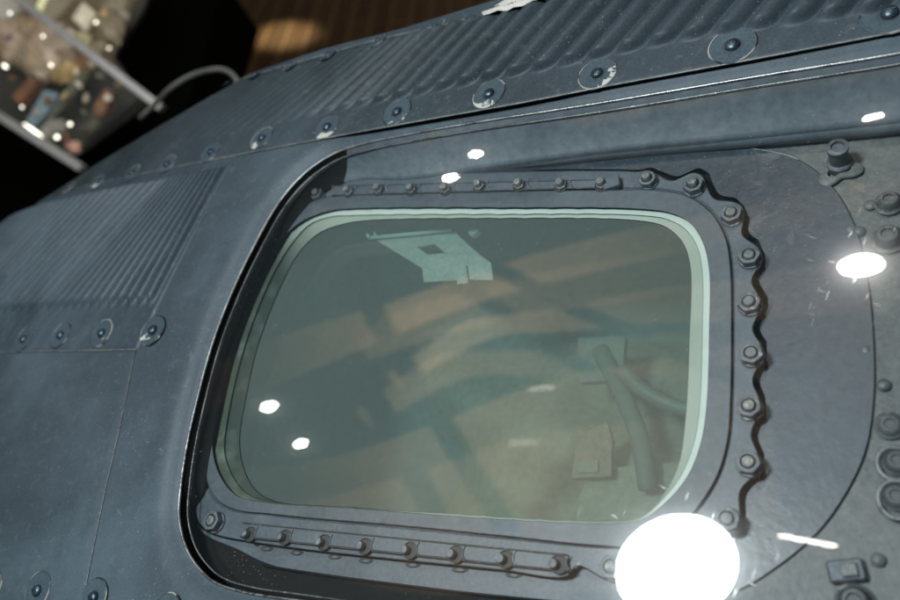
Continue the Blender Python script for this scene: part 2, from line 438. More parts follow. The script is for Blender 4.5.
def dispA(s, t):
    amp = .0062*(.10+.90*smooth((s-sfade0)/(sfade1-sfade0)))
    t0 = .25-.12*smooth((s-tip0+.05)/.15)                     # where the bead tips start
    ph = ((s-tip0-.0065)/pitchA) % 1.0; x = (ph-.5)/.47
    y = 0.
    if abs(x) < 1:
        tip = t0+.045*(1-math.sqrt(max(0, 1-x*x)))
        y = (math.cos(math.pi*x*.5)**.8)*smooth((t-tip)/.055)
        y *= smooth((1.02-t)/.06) if t > .9 else 1
    base = .0012
    if t < .012: base *= t/.012
    return base+amp*y
print('panel A')
pA, _ = panel('corrugated_panel', s2, s1, 760, 90, M_skinA, dispA)
tag(pA, 'charcoal corrugated panel above the window')
def dispB(s, t):
    return .0022*min(1, t/.01)
sp = [sab(*p) for p in ((243, 68), (284, 59), (336, 46.5), (400, 30.5), (470, 8), (577, -24))]
dl_ = sp[-1]-np.array(sab(548, 2)); s0 = sp+[q+dlast*0+dl_ for q in [sab(*p)+dlast for p in ((528, 103), (610, 87), (733, 64.5), (900, 33), (1000, 13))]]
out_ = s0[2]-np.array(s1[len(s1)//3]); dd_ = (sab(312, 61)-sab(160, 171)); dd_ /= np.linalg.norm(dd_)
s0[0] = sab(225, 84)+dd_*.012; s0[1] = sab(262, 75)+dd_*.012
s0 = list(cat_rom(extr(s0, 4, 3), 6))
def dispB(s, t):
    return .0022*min(1, t/.01)-.0022*max(0, (t-.75)/.25)**2
pB, _ = panel('skin_panel', s1, s0, 240, 40, M_skin, dispB)
V = []
for q in s0:
    P = K(q[0], q[1], 0.); w_ = (P-K(MID[0], MID[1])); w_ -= n*(w_@n); w_ /= np.linalg.norm(w_)
    for a_ in np.linspace(0, math.pi/2, 8): V.append(P-n*.012*(1-math.cos(a_))+w_*0.004*math.sin(a_))
    V.append(P-n*.16-w_*.02)
mesh_obj('turned_edge', V, grid_faces(len(s0), 9), M_skin, CAP, uv=[(0, 0)]*len(V))
# --- left corrugated panel
cb = [sab(22, 352), sab(80, 351), sab(137, 350)]; ct = [sab(188, 165.5), sab(213, 161), sab(237, 156.5)]
cb = extr(cb, 6, 0, .045); ct = extr(ct, 6, 0, .045)
cb = list(cat_rom(cb, 6)); ct = list(cat_rom(ct, 6))
LC = np.r_[0, np.cumsum(np.linalg.norm(np.diff(np.array(cb), axis=0), axis=1))]
pitchC = .0128
def dispC(s, t):
    base = .0011*min(1, t/.006); e = LC[-1]-s
    if e < .0015: base *= e/.0015
    ph = ((e-.004)/pitchC) % 1.0; x = (ph-.5)/.42; y = 0
    if e > .006 and abs(x) < 1:
        t0 = .20+.04*(1-math.sqrt(1-x*x))
        y = math.cos(math.pi*x*.5)**1.2*smooth((t-t0)/.05)*smooth((.955-t)/.05)
    return base+.0052*y-.0005*smooth((t-.12)/.08)*smooth((e-.002)/.01)
pC, _ = panel('corrugated_panel', cb, ct, 420, 80, M_skinC, dispC)
tag(pC, 'blue grey corrugated panel at the left of the window')
# --- lower left plate
re_ = [sab(136, 351), sab(121, 425), sab(104, 500), sab(84, 600), sab(72, 660)]
re_ = extr(re_, 0, 2, .06); re_ = list(cat_rom(re_, 5)); dE = cb[0]-cb[-1]; dE = dE/np.linalg.norm(dE)*.34; le = [q+dE for q in re_]
def dispE(s, t): return .0009*min(1, t/.004)
pE, _ = panel('skin_panel', re_, le, 120, 80, M_skin, lambda s, t: .0009*min(1, t/.004)*min(1, s/.001+.01))

# --- window opening: lip outline with matching foot of the recess wall (pixel pairs of the measured outline)
LIP = [((1000, 33), (1000, 106, .004)), ((900, 53), (900, 119, .004)), ((760, 76), (760, 134, .004)), ((600, 103), (600, 150, .004)), ((460, 125), (466, 169, .002)),
       ((400, 136), (402, 178, .001)), ((366, 143), (360, 178, .001)), ((333, 154), (333, 186, .001)), ((305, 173), (309, 203, .0022)), ((280, 201), (290, 226, .0024)), ((250, 254), (266, 266, .0026)),
       ((230, 297), (245, 313, .0026)), ((212, 345), (229, 360, .0026)), ((197, 400), (217, 412, .0026)), ((187, 445), (209, 456, .0020)), ((181, 485), (203, 492, .0012)), ((179, 517), (196, 523, -.006)), ((187, 550), (203, 562, -.007)),
       ((203, 573), (219, 588, -.008)), ((218, 584), (234, 600, -.008)), ((247, 593), (263, 609, -.008)), ((300, 601), (314, 618, -.008)), ((400, 616), (412, 634, -.008)), ((520, 636), (530, 655, -.008)),
       ((700, 690), (700, 700, -.008)), ((950, 720), (940, 722, -.008)), ((1130, 640), (1100, 640, -.008)), ((1190, 450), (1150, 450, -.008)), ((1200, 250), (1160, 260, -.004)), ((1130, 90), (1110, 140, .002))]
lipab = cat_rom([sabo(a, -.0056) for a, b in LIP], 12, True)
base3 = cat_rom([U(*b) for a, b in LIP], 12, True)
NL = len(lipab); cen = np.array([0.07, 0.02])
# skin plate with the opening
V = []; uvs = []
rows = [0, .0008, .002, .004, .007, .011, .016, .024, .035, .05, .07, .10, .14, .2, .28]
nrmls = []
for i in range(NL):
    t = lipab[(i+1) % NL]-lipab[i-1]; t /= np.linalg.norm(t); nn_ = np.array([t[1], -t[0]])
    if nn_@(lipab[i]-cen) < 0: nn_ = -nn_
    nrmls.append(nn_)
nrmls = np.array(nrmls)
for _ in range(30): nrmls = (np.roll(nrmls, 1, 0)+nrmls*2+np.roll(nrmls, -1, 0)); nrmls /= np.linalg.norm(nrmls, axis=1)[:, None]
S2 = np.array(s2)[::3]
def beyond(q):                                                         # how far q lies outside the seam line
    i = int(np.argmin(np.linalg.norm(S2-q, axis=1))); i = min(max(i, 1), len(S2)-2); t = S2[i+1]-S2[i-1]; t = t/np.linalg.norm(t)
    w_ = q-S2[i]; return -t[1]*w_[0]+t[0]*w_[1]
rmax = []
for i in range(NL):
    m_ = .28
    for rr_ in np.linspace(.0, .28, 57):
        if beyond(lipab[i]+nrmls[i]*rr_) > .02: m_ = max(rr_, .02); break
    rmax.append(m_)
print('rmax', min(rmax), max(rmax))
for r in rows:
    for i in range(NL):
        r_ = r if r < .013 else min(r, rmax[i]); q = lipab[i]+nrmls[i]*r_
        off = -.0058*(1-smooth(r_/.012))**1.3
        V.append(K(q[0], q[1], off)); uvs.append(q)
pD = mesh_obj('skin_plate', V, grid_faces(len(rows), NL, True), M_skin, CAP, uv=uvs)
lip3 = np.array([K(q[0], q[1], -.0056) for q in lipab])
v, f = tube(lip3, .00075, 10, True); mesh_obj('opening_rim', v, f, M_edge, CAP)
ins = [lipab[i]-nrmls[i]*.0030 for i in range(NL)]
v, f = tube([K(q[0], q[1], -.0092) for q in ins], .0005, 8, True); mesh_obj('cover_gasket', v, f, M_gask, CAP)
# recess wall
V = []; nt_ = 14; C0x, C0y = 470, 365
wl = resample(lip3, 0+NL, True) if False else lip3
for j in range(nt_):
    t = j/(nt_-1)
    for i in range(NL):
        P = lip3[i]*(1-t)+base3[i]*t
        bulge = .004*math.sin(math.pi*t)
        V.append(P-n*bulge*.6)
for i in range(NL): V.append(base3[i]-n*.0015+(U(C0x, C0y)-base3[i])*.004)
for i in range(NL): V.append(base3[i]-n*max(.0008, (base3[i]@n+Z0/NN)+.009))
nt_ += 2
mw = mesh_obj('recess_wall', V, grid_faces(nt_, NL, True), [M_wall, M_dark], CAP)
# left and lower sides of the recess: black lining with recess shade painted in
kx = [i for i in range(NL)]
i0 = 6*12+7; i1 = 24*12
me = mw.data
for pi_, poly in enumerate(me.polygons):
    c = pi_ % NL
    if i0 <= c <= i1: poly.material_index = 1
# ridge at the foot of the upper wall
rid = cat_rom([U(440, 172, -.0010), U(540, 160.5, -.0022), U(600, 151.5, -.0020), U(680, 143, -.002), U(760, 136, -.002), U(830, 129, -.002), U(900, 121, -.002), U(1000, 108, -.002), U(1110, 140, -.003)], 8)
v, f = tube(rid, list(np.interp(np.arange(len(rid)), [0, 16, len(rid)-1], [.002, .0048, .0060])), 12); mesh_obj('ridge', v, f, M_wall, CAP)

# --- outlines in pixels of the photograph, turned into real points on the window plane
C0 = np.array([470., 365.])
def polar(out_, N_=360, cr=True):
    P = cat_rom([np.array(p, float) for p in out_], 6, True) if cr else np.array(out_, float)
    d = P-C0; th = np.arctan2(d[:, 1], d[:, 0]); r = np.hypot(d[:, 0], d[:, 1]); o = np.argsort(th)
    th = th[o]; r = r[o]; th = np.r_[th-2*np.pi, th, th+2*np.pi]; r = np.r_[r, r, r]
    a = ANG; rr = np.interp(a, th, r); return np.stack([C0[0]+rr*np.cos(a), C0[1]+rr*np.sin(a)], 1)
ANG = np.linspace(-np.pi, np.pi, 721)[:-1]
Gp = polar([(330, 197), (400, 194), (500, 191.5), (600, 190), (660, 190.5), (690, 197), (712, 213), (726, 238), (731, 270), (732, 330), (731, 400), (728, 440), (718, 475), (700, 505), (678, 530), (648, 546), (600, 546), (500, 536), (400, 526), (300, 517.5), (268, 514), (235, 510), (216, 499), (206, 478), (205, 450), (209, 420), (219, 370), (235, 315), (256, 265), (283, 223), (305, 204)])
Rp = polar([(330, 211), (348, 209), (500, 208), (640, 209), (670, 213), (690, 223), (703, 243), (709, 270), (709, 330), (706, 410), (700, 445), (688, 475), (668, 500), (640, 520), (610, 523), (460, 516), (350, 508), (262, 502), (236, 495), (220, 475), (213, 450), (215, 420), (225, 370), (240, 322), (262, 271), (285, 236), (305, 220)])
Mp = polar([(332, 216), (350, 215), (500, 214), (640, 215), (668, 219), (686, 229), (698, 247), (703, 272), (703, 330), (700, 410), (694, 445), (682, 475), (664, 499), (640, 519.6), (610, 522.6), (460, 515.6), (350, 507.6), (266, 501.6), (244, 492), (230, 472), (224, 450), (228, 415), (239, 365), (254, 318), (274, 272), (294, 240), (311, 223)])
Ip = polar([(345, 224), (365, 221), (500, 219), (640, 221), (665, 227), (682, 242), (690, 266), (689, 340), (685, 420), (678, 465), (661, 498), (640, 519.2), (610, 522.2), (460, 515.2), (350, 507.2), (276, 501.2), (256, 490), (244, 468), (240, 440), (246, 400), (258, 347), (280, 289), (300, 252), (320, 233)])
BIG = [(647, 180), (693, 186), (731, 215), (749, 257), (749, 304), (751, 354), (749, 407), (748, 463), (727, 520), (676, 556), (611, 567)]
out = [(316, 182), (340, 179), (400, 176), (480, 173), (560, 171), (625, 171)]
cc = np.array([520., 365.])
for i, b in enumerate(BIG):
    b = np.array(b, float); d = b-cc; d /= np.linalg.norm(d)
    if 2 < i < 8: d = np.array([1., -.1 if i < 5 else .1])
    tv = np.array([-d[1], d[0]])
    if i == 0: d = np.array([.15, -1.]); tv = np.array([1., .15])
    w = 14 if i else 10
    out += [tuple(b+d*w*.72-tv*9), tuple(b+d*w), tuple(b+d*w*.72+tv*9)]
    if i < len(BIG)-1:
        m_ = (b+np.array(BIG[i+1]))/2; dm = m_-cc; dm /= np.linalg.norm(dm)
        if 2 < i < 8: dm = np.array([1., 0.])
        out.append(tuple(m_+dm*3.0))
out += [(578, 566), (566, 577), (500, 570), (400, 560), (300, 549), (245, 541), (214, 534), (200, 524), (195, 503), (196, 470), (199, 445), (206, 412), (217, 362), (232, 312), (252, 262), (279, 218), (298, 196)]
out = [tuple(p) for p in out]
Fp = polar(out)
def ring(name, specs, mat, parent=CAP, dens=None):
    V = []; uvs = []
    for P, h in specs:
        for (x, y) in P:
            Q = U(x, y, h); V.append(Q); uvs.append(ab(Q))
    o = mesh_obj(name, V, grid_faces(len(specs), len(ANG), True, True), mat, parent, uv=uvs, sharp=30)
    if dens:
        for i, p in enumerate(o.data.polygons):
            if dens(math.degrees(ANG[i % len(ANG)]), i//len(ANG)): p.material_index = 1
    return o
def scale_px(P, px):                                          # move an outline outward by px
    d = P-C0; r = np.linalg.norm(d, axis=1)[:, None]; return P+d/r*px
print('rings')
frame = ring('window_frame', [(scale_px(Rp, 0), -.014), (scale_px(Rp, 0), .0008), (scale_px(Rp, .7), .0016), (scale_px(Gp, -1.3), .0016), (scale_px(Gp, -.6), .0012), (scale_px(Gp, 0), -.0008), (scale_px(Gp, 1.0), -.0022), (scale_px(Gp, 2.0), -.0022)], M_frame)
flange = ring('bolt_flange', [(scale_px(Gp, .5), -.0016), (scale_px(Gp, 2.2), -.0010), (scale_px(Gp, 3.2), -.0006), (scale_px(Fp, -1.2), -.0006), (scale_px(Fp, -.4), -.0010), (Fp, -.0020), (Fp, -.0150)], [M_flange, M_dark], dens=lambda g, row: row >= 5 and -60 < g < 60)  # gap sides painted dark for the shade between the scallops
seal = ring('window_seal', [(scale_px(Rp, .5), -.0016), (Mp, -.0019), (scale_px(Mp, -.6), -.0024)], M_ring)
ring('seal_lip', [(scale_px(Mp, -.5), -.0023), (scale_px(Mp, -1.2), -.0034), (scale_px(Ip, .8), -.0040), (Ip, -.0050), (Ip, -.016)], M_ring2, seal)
# recess floor and D shaped backing plate
def ang_of(V3, h):
    P = []
    for Q in V3:
        P.append((450+F*Q[0]/-Q[2], 300-F*Q[1]/-Q[2]))
    return P
basep = polar(ang_of([P-n*((P@n+Z0/NN)+.008) for P in base3], 0), cr=False)
FR = np.linalg.norm(Fp-C0, axis=1); Wn = 10
env = np.array([max(FR[(i+k_) % len(FR)] for k_ in range(-Wn, Wn+1)) for i in range(len(FR))])
ker = np.ones(25)/25; env = np.convolve(np.r_[env[-12:], env, env[:12]], ker, 'valid')
gd = np.degrees(ANG); wgt = np.clip((gd+50)/8, 0, 1)*np.clip((58-gd)/8, 0, 1)
Er = (FR+1.)*(1-wgt)+np.clip(env, FR+1., FR+6.)*wgt
Ep = C0+(Fp-C0)/FR[:, None]*Er[:, None]
def lerp_px(A, B, t): return A*(1-t)+B*t
ring('recess_floor', [(scale_px(Gp, 2), -.0150), (scale_px(Ep, 1), -.0150), (scale_px(Ep, 1.5), -.0080)]+[(lerp_px(scale_px(Ep, 3), scale_px(basep, 5), t), -.0080-.0008*math.sin(t*3)) for t in np.linspace(0, 1, 10)], [M_floorp, M_dark], dens=lambda g, row: row < 2 or g > 62 or g < -118)  # dark sector and inner rows hold the painted recess shade
Dp = polar([(470, 170), (520, 168), (600, 160.5), (660, 151), (717, 146.5), (750, 148), (800, 160), (833, 187), (855, 225), (868, 280), (874, 340), (874, 400), (866, 450), (848, 490), (820, 530), (780, 565), (735, 592), (690, 604), (600, 607), (520, 600), (450, 592), (350, 580), (290, 571), (262, 562), (236, 549), (210, 538), (197, 527), (192, 505), (193, 470), (196, 445), (203, 410), (214, 360), (229, 310), (249, 260), (276, 216), (296, 192), (316, 180), (340, 176.5), (400, 173.5)])
DD = np.maximum(np.linalg.norm(Dp-C0, axis=1), np.linalg.norm(Ep-C0, axis=1)+3)
Dp = C0+(Dp-C0)/np.linalg.norm(Dp-C0, axis=1)[:, None]*DD[:, None]
ring('backing_plate', [(scale_px(Ep, -.2), -.0150), (Ep, -.0075), (scale_px(Ep, 1.), -.0064)]+[(lerp_px(scale_px(Ep, 1.), scale_px(Dp, -1), t), -.0064) for t in (.25, .5, .75, .95)]+[(scale_px(Dp, -1.0), -.0064), (scale_px(Dp, -.2), -.0068), (Dp, -.0075), (Dp, -.0092)], [M_dplate, M_flange], dens=lambda g, row: row > 1 and (g > 47 or g < -150))
edgeD = [U(x, y, -.0067) for (x, y), a in zip(scale_px(Dp, -.3), ANG) if -1.95 < a < -.55]
v, f = tube(edgeD, .0004, 6); mesh_obj('plate_edge', v, f, M_seam, CAP)
# window pane
V = [U(C0[0], C0[1], -.0046)]; uvs = [ab(V[0])]
tt = (.3, .6, .85, 1.)
for t in tt:
    for (x, y) in C0+(scale_px(Ip, -.2)-C0)*t: Q = U(x, y, -.0046); V.append(Q); uvs.append(ab(Q))
nA = len(ANG); Fc = [(0, 1+(i+1) % nA, 1+i) for i in range(nA)]
for r in range(len(tt)-1):
    for i in range(nA): k = (i+1) % nA; Fc.append((1+r*nA+i, 1+r*nA+k, 1+(r+1)*nA+k, 1+(r+1)*nA+i))
mesh_obj('window_pane', V, Fc, M_pane, CAP, uv=uvs)
# clear protective cover
for q_ in ((262,280),(300,240),(330,220),(215,440),(240,495),(350,508),(700,230),(690,480)): print('abx', q_, ab(U(q_[0], q_[1])), ab(U(*q_))[0]+.45*ab(U(*q_))[1])
V = []; uvs = []; RR = np.linspace(0, 1, 30)[1:]
ctr = np.mean(ins, axis=0); Q = K(ctr[0], ctr[1], -.009); V.append(Q); uvs.append(ctr)
for t in RR:
    for q in ins: w = ctr+(q-ctr)*t; V.append(K(w[0], w[1], -.009)); uvs.append(w)
Fc = [(0, 1+i, 1+(i+1) % NL) for i in range(NL)]
for r in range(len(RR)-1):
    for i in range(NL): k = (i+1) % NL; Fc.append((1+r*NL+i, 1+(r+1)*NL+i, 1+(r+1)*NL+k, 1+r*NL+k))
mesh_obj('protective_cover', V, Fc, M_plexi, CAP, uv=uvs)
# seams: thin worn overlap edges
def seam(px, off, r=.00042, m=M_seam):
    P = cat_rom([S(x, y, off) for x, y in px], 8); v, f = tube(P, r, 6); return mesh_obj('panel_edge', v, f, m, CAP)
v, f = tube([K(q[0], q[1], .0011) for q in s2[::2]], .00042, 6); mesh_obj('panel_edge', v, f, M_seam, CAP)
v, f = tube([K(q[0], q[1], .0021) for q in s1[::2]], .0005, 6); mesh_obj('panel_edge', v, f, M_seam, CAP)
v, f = tube([K(q[0], q[1], .0007) for q in cb], .0004, 6); mesh_obj('panel_edge', v, f, M_seam, CAP)

v, f = tube([K(q[0], q[1], .0006) for q in re_], .0002, 6); mesh_obj('panel_edge', v, f, M_seam, CAP)
# --- fasteners on the skin
def washer_mesh(mat):
    R = .0135
    a = lathe([(R, -.0005), (R, .0001), (R-.0003, .00045), (R-.0010, .00045), (R-.0013, .0002), (R*.6, .0001), (.0060, 0), (.0052, -.0002), (.0044, -.0009), (0, -.0009)], 40)
    return local_mesh('washer', [(a[0], a[1], 0)], [mat], 25)
def screw_mesh():
    a = lathe([(.0042, -.001), (.0042, .0006), (.0038, .0015), (.0028, .0023), (.0014, .0027), (0, .0028)], 24)
    s = box((0, 0, .0027), (.0026, 0, 0), (0, .0005, 0), (0, 0, .0003), .0001)
    return local_mesh('screw_head', [(a[0], a[1], 0), (s[0], s[1], 0)], [M_screw], 30)
WA = washer_mesh(M_washer); WB = washer_mesh(M_chip); SC = screw_mesh()
def fastener(px, off, chip=False, sc=1., lean=0.):
    sc *= .9
    P = S(px[0], px[1], off); nr = snorm(P)+(e2*.9-n*.45-e1*.15)*lean; nr /= np.linalg.norm(nr); M = frame_at(P, nr, rnd.uniform(-.6, .6)) @ Matrix.Scale(sc, 4)
    w = place('washer', WB if chip else WA, M, CAP)
    if chip: w['label'] = 'washer with paint chipped to pale metal'
    s = bpy.data.objects.new('screw_head', SC); COL.objects.link(s); s.parent = w; WM[s.name] = M
for px, ch, sc in [((890, 15), 0, 1.05), ((733, 47), 0, 1), ((598, 75), 1, .92), ((490, 95), 1, .9), ((398, 113), 0, .9), ((328, 128), 1, .85), ((263, 139), 1, .85), ((212, 153), 0, .8), ((168, 165), 0, .8), ((133, 174), 0, .75), ((100, 182), 0, .75), ((70, 188), 0, .7)]:
    fastener(px, .0013, ch, sc)
for px, sc in [((500, 11), .62), ((437, 29), .62), ((380, 43), .6), ((330, 57), .6), ((292, 67.5), .58), ((257, 77), .58), ((229, 86), .5)]:
    fastener(px, .0026, False, sc, .16)
for px, ch, sc in [((154, 331), 1, .92), ((103, 334), 0, .9), ((62, 336), 0, .88), ((25, 340), 0, .88), ((-8, 341), 0, .88)]:
    fastener(px, .0013, ch, sc)
for px, ch, sc in [((39, 591), 0, .95), ((95, 598), 0, .9), ((168, 613), 0, .85), ((-8, 588), 0, .9)]:
    fastener(px, .0012, ch, sc)
# scraped bare patch on the seam
pt = [(485, 18.5), (500, 13.5), (520, 8), (545, 1.5), (570, -5), (592, -11)]
pb = [(489, 24.5), (496, 22.5), (503, 19.5), (512, 20.5), (519, 16.5), (528, 15.5), (538, 10), (550, 8), (560, 3), (566, -1)]
V = []
for a, b in zip(resample(pt, 30), resample(pb, 30)):
    for j in range(8):
        t = j/7; q = a*(1-t)+b*t; s_ = sab(*q); sS = s_of(q, s1, LA)
        V.append(K(s_[0], s_[1], .0034+.0042*smooth(t*2.5)))
mesh_obj('bare_patch', V, grid_faces(30, 8), M_bare, CAP)
V = []
for a, b in zip(resample([(497, 11), (510, 3), (530, -2), (545, -7)], 14), resample([(502, 12), (513, 8), (533, 3), (550, -3)], 14)):
    for j in range(5): t = j/4; q = a*(1-t)+b*t; s_ = sab(*q); V.append(K(s_[0], s_[1], .0040))
mesh_obj('bare_patch', V, grid_faces(14, 5), M_bare, CAP)
V = []
for a, b in zip(resample([(571, 1), (583, -5), (597, -12)], 8), resample([(575, 4), (586, 2.5), (594, 1.5)], 8)):
    for j in range(4): t = j/3; q = a*(1-t)+b*t; s_ = sab(*q); V.append(K(s_[0], s_[1], .0034))
mesh_obj('bare_patch', V, grid_faces(8, 4), M_bare, CAP)

# --- nuts round the window
def hexf(t, j): return 1./math.cos(((t+math.pi/6) % (math.pi/3))-math.pi/6)
def hexnut(R=.0046, H=.0048):
    fl = lambda t, j: hexf(t, j) if j in (0, 1) else (1+(hexf(t, j)-1)*.55 if j == 2 else 1)
    a = lathe([(R, 0), (R, H-.0007), (R*.98, H-.0001), (R*.90, H), (R*.70, H), (R*.66, H-.0006), (R*.64, H-.0022), (0, H-.0022)], 48, rfun=fl)
    c = lathe([(R*1.22, -.0012), (R*1.22, .0004), (R*1.16, .0009), (R*.9, .0010)], 40)
    return a, c
a, c = hexnut(); NUT = local_mesh('hex_nut', [(a[0], a[1], 0)], [M_nut], 30); NW = local_mesh('flat_washer', [(c[0], c[1], 0)], [M_nut], 30)
a = lathe([(.0026, 0), (.0026, .0046), (.0022, .0053), (0, .0056)], 20); ST = local_mesh('stud', [(a[0], a[1], 0)], [M_stud], 30)
def add_nut(px, h=-.0004, sc=1., tall=0.):
    P = U(px[0], px[1], h); M = frame_at(P, n, rnd.uniform(0, 1)) @ Matrix.Scale(sc, 4)
    o = place('hex_nut', NUT, M, CAP)
    for nm, me in (('flat_washer', NW), ('stud', ST)):
        s = bpy.data.objects.new(nm, me); COL.objects.link(s); s.parent = o; WM[s.name] = M
        if nm == 'stud' and tall: s.location.z = tall
    return o
def shifted(px, dh):                                           # the photo point is the nut's top; step back to its foot
    P = U(px[0], px[1], dh); Q = P-n*dh; return (450+F*Q[0]/-Q[2], 300-F*Q[1]/-Q[2])
for i, px in enumerate([(647, 178), (693, 184), (731, 213), (749, 255), (749, 302), (751, 353), (749, 406), (748, 462), (727, 519), (676, 556), (611, 567)]):
    add_nut(shifted(px, .004), sc=1.0 if i else .92, tall=.0022 if i < 2 else (.0 if i % 2 else .0004))
add_nut(shifted((316, 193), .004), sc=.9, tall=.002); add_nut(shifted((212, 521), .004), h=-.0004, sc=1.12)
# --- clamp strips with studs
def clamp(name, tl, tr, br, bl, h0, h1, studs, plain=False):
    # bar with rounded long edges laid on the flange
    V = []; NS = 60; prof = [(0, h0), (0, h1-.0006), (.10, h1), (.9, h1), (1, h1-.0006), (1, h0)]
    for i in range(NS):
        t = i/(NS-1); a = np.array(tl)*(1-t)+np.array(tr)*t; b = np.array(bl)*(1-t)+np.array(br)*t
        for s, h in prof: q = a*(1-s)+b*s; V.append(U(q[0], q[1], h))
    Fc = grid_faces(NS, len(prof)); Fc += [tuple(range(len(prof)))[::-1], tuple((NS-1)*len(prof)+k for k in range(len(prof)))]
    o = mesh_obj(name, V, Fc, M_flange, CAP, sharp=30)
    # fine shadow gap rails either side
    for e, fsd in ((tl, tr), (bl, br)):
        v, f = tube([U(e[0]*(1-t)+fsd[0]*t, e[1]*(1-t)+fsd[1]*t, h1-.0002) for t in np.linspace(0, 1, 40)], .00035, 6)
        mesh_obj('edge_strip', v, f, M_seamdark, o)
    for px in studs:
        P = U(px[0], px[1], h1); M = frame_at(P, n, rnd.uniform(0, 3))
        z = 1.0
        s_ = bpy.data.objects.new('stud_socket', SOCK); COL.objects.link(s_); s_.parent = o; s_.matrix_local = wm(o).inverted() @ (frame_at(P+e1*.0016 if plain else P, n))
        s2_ = bpy.data.objects.new('stud', STP if plain else STB); COL.objects.link(s2_); s2_.parent = o; s2_.matrix_local = wm(o).inverted() @ M
        # little spring clip to the right of each stud
        d = e1*.0052; pts = [P+d*1.0+e2*.0028*k_+e1*.0012*abs(k_)**1.5+n*.0004 for k_ in np.linspace(-1.2, 1.2, 9)]
        v, f = tube(pts, .0003, 6); mesh_obj('retaining_clip', v, f, M_seam if rnd.random() < .35 else M_flange, o)
    return o
M_seamdark = paint('dark gap', (.012, .013, .015), (.03, .032, .036), (.5, .6), 120, .6, (.22, .22, .21), .3, .55)
a = lathe([(.0042, -.0004), (.0042, .00045), (.0037, .00055), (.0035, .0001), (0, .0001)], 28); SOCK = local_mesh('stud_socket', [(a[0], a[1], 0)], [M_nutdark], 30)
a = lathe([(.0024, 0), (.0024, .0042), (.0020, .0050), (0, .0053)], 18); b = lathe([(.0034, 0), (.0034, .0016), (.0030, .0020), (.0024, .0021)], 6)
STB = local_mesh('stud', [(a[0], a[1], 0), (b[0], b[1], 0)], [M_stud], 30)
a = lathe([(.0023, 0), (.0023, .0030), (.0019, .0037), (0, .0040)], 18); STP = local_mesh('stud', [(a[0], a[1], 0)], [M_nut], 30)
clamp('clamp_strip', (332, 186), (620, 179), (620, 187), (332, 195.5), -.0008, .0018, [shifted(p, .004) for p in [(346, 189), (376, 187), (409, 187), (443, 186.5), (477, 183), (517, 182), (559, 182), (600, 181)]])
clamp('clamp_strip', (243, 523), (567, 555), (568, 572), (240, 537), -.0008, .0016, [shifted(p, .004) for p in [(243, 533), (278, 536), (317, 541), (358, 545), (403, 549), (449, 553), (499, 558), (552, 563)]], True)
v, f = box(U(612, 183.5, .002), e1*.0046, e2*.0034, n*.0018, .0005); mesh_obj('strip_end_block', v, f, M_flange, CAP, smooth=False)
# drain slots below the lower strip
for px in [(267, 546), (297, 550), (335, 554), (366, 558), (413, 562), (460, 567), (514, 572)]:
    P = U(px[0], px[1]+3, -.0066); M = frame_at(P, n, -.13)
    a = lathe([(.0001, 0), (.0034, .00045), (.0036, .0001)], 20); V = [(x*1.25, y*.42, z) for x, y, z in a[0]]
    me = local_mesh('drain_slot', [(V, a[1], 0)], [M_nutdark]); place('drain_slot', me, M, CAP)
# lower ledge rails
for pts, r, h in (([(262, 565), (300, 571.5), (400, 585), (480, 594.5), (600, 606)], .0006, -.0062),):
    v, f = tube(cat_rom([U(x, y, h) for x, y in pts], 8), r, 10); mesh_obj('ledge_rail', v, f, M_dark, CAP)
# right hand fasteners on the recess floor
def lump(name, px, parts, mat, tw=0, parent=None):
    M = frame_at(U(px[0], px[1], -.0075), n, tw); return place(name, local_mesh(name, [(a[0], a[1], 0) for a in parts], [mat], 35), M, parent or CAP)
brk = lump('post_bracket', (838, 170), [lathe([(.0085, 0), (.0085, .0010), (.0078, .0016), (.0045, .0018)], 48, rfun=lambda t, j: 1+.30*math.cos(3*t+1.2)), lathe([(.0022, .0014), (.0022, .0024), (0, .0028)], 14)], M_floorp)
lump('bracket_post', (840, 165), [lathe([(.0062, 0), (.0058, .003), (.0044, .004), (.0044, .012), (.0048, .0125), (.0048, .0145), (.0030, .0150), (.0028, .0135), (0, .0135)], 28)], M_nut)
for px, r, h in [((888, 240), .0056, .0060), ((890, 426), .0045, .003), ((897, 462), .0045, .003), ((896, 497), .0045, .003), ((889, 204), .0048, .005), ((855, 603), .0055, .006)]:
    lump('cap_nut', px, [lathe([(r*1.3, 0), (r*1.3, .0008), (r*1.05, .0012), (r, .0015), (r*.97, h*.7), (r*.72, h), (r*.5, h*1.02), (r*.42, h*.8), (0, h*.8)], 30)], M_cap)
for px in [(859, 231), (851, 230), (870, 205), (873, 258), (884, 385), (878, 560), (866, 350)]:
    lump('rivet', px, [lathe([(.0027, 0), (.0027, .0003), (.0022, .0009), (.0012, .0013), (0, .0014)], 20)], M_floorp)
def loop(px, r):
    P = U(px[0], px[1], -.0060); pts = [P+r*(math.cos(t)*e1+math.sin(t)*e2*1.1) for t in np.linspace(.9, 5.2, 22)]; return pts
for px, r in (((895, 464), .0062), ((898, 500), .0068)):
    v, f = tube(loop(px, r), .0011, 8); mesh_obj('wire_loop', v, f, M_seam, CAP)
v, f = box(U(846, 571, -.006), e1*.0065, e2*.0042, n*.0018, .0010); o = mesh_obj('latch_block', v, f, M_nut, CAP, smooth=False)
v, f = box(U(849, 570, -.0035), e1*.003, e2*.0026, n*.0012, .0008); mesh_obj('latch_pin', v, f, M_stud, o, smooth=False)

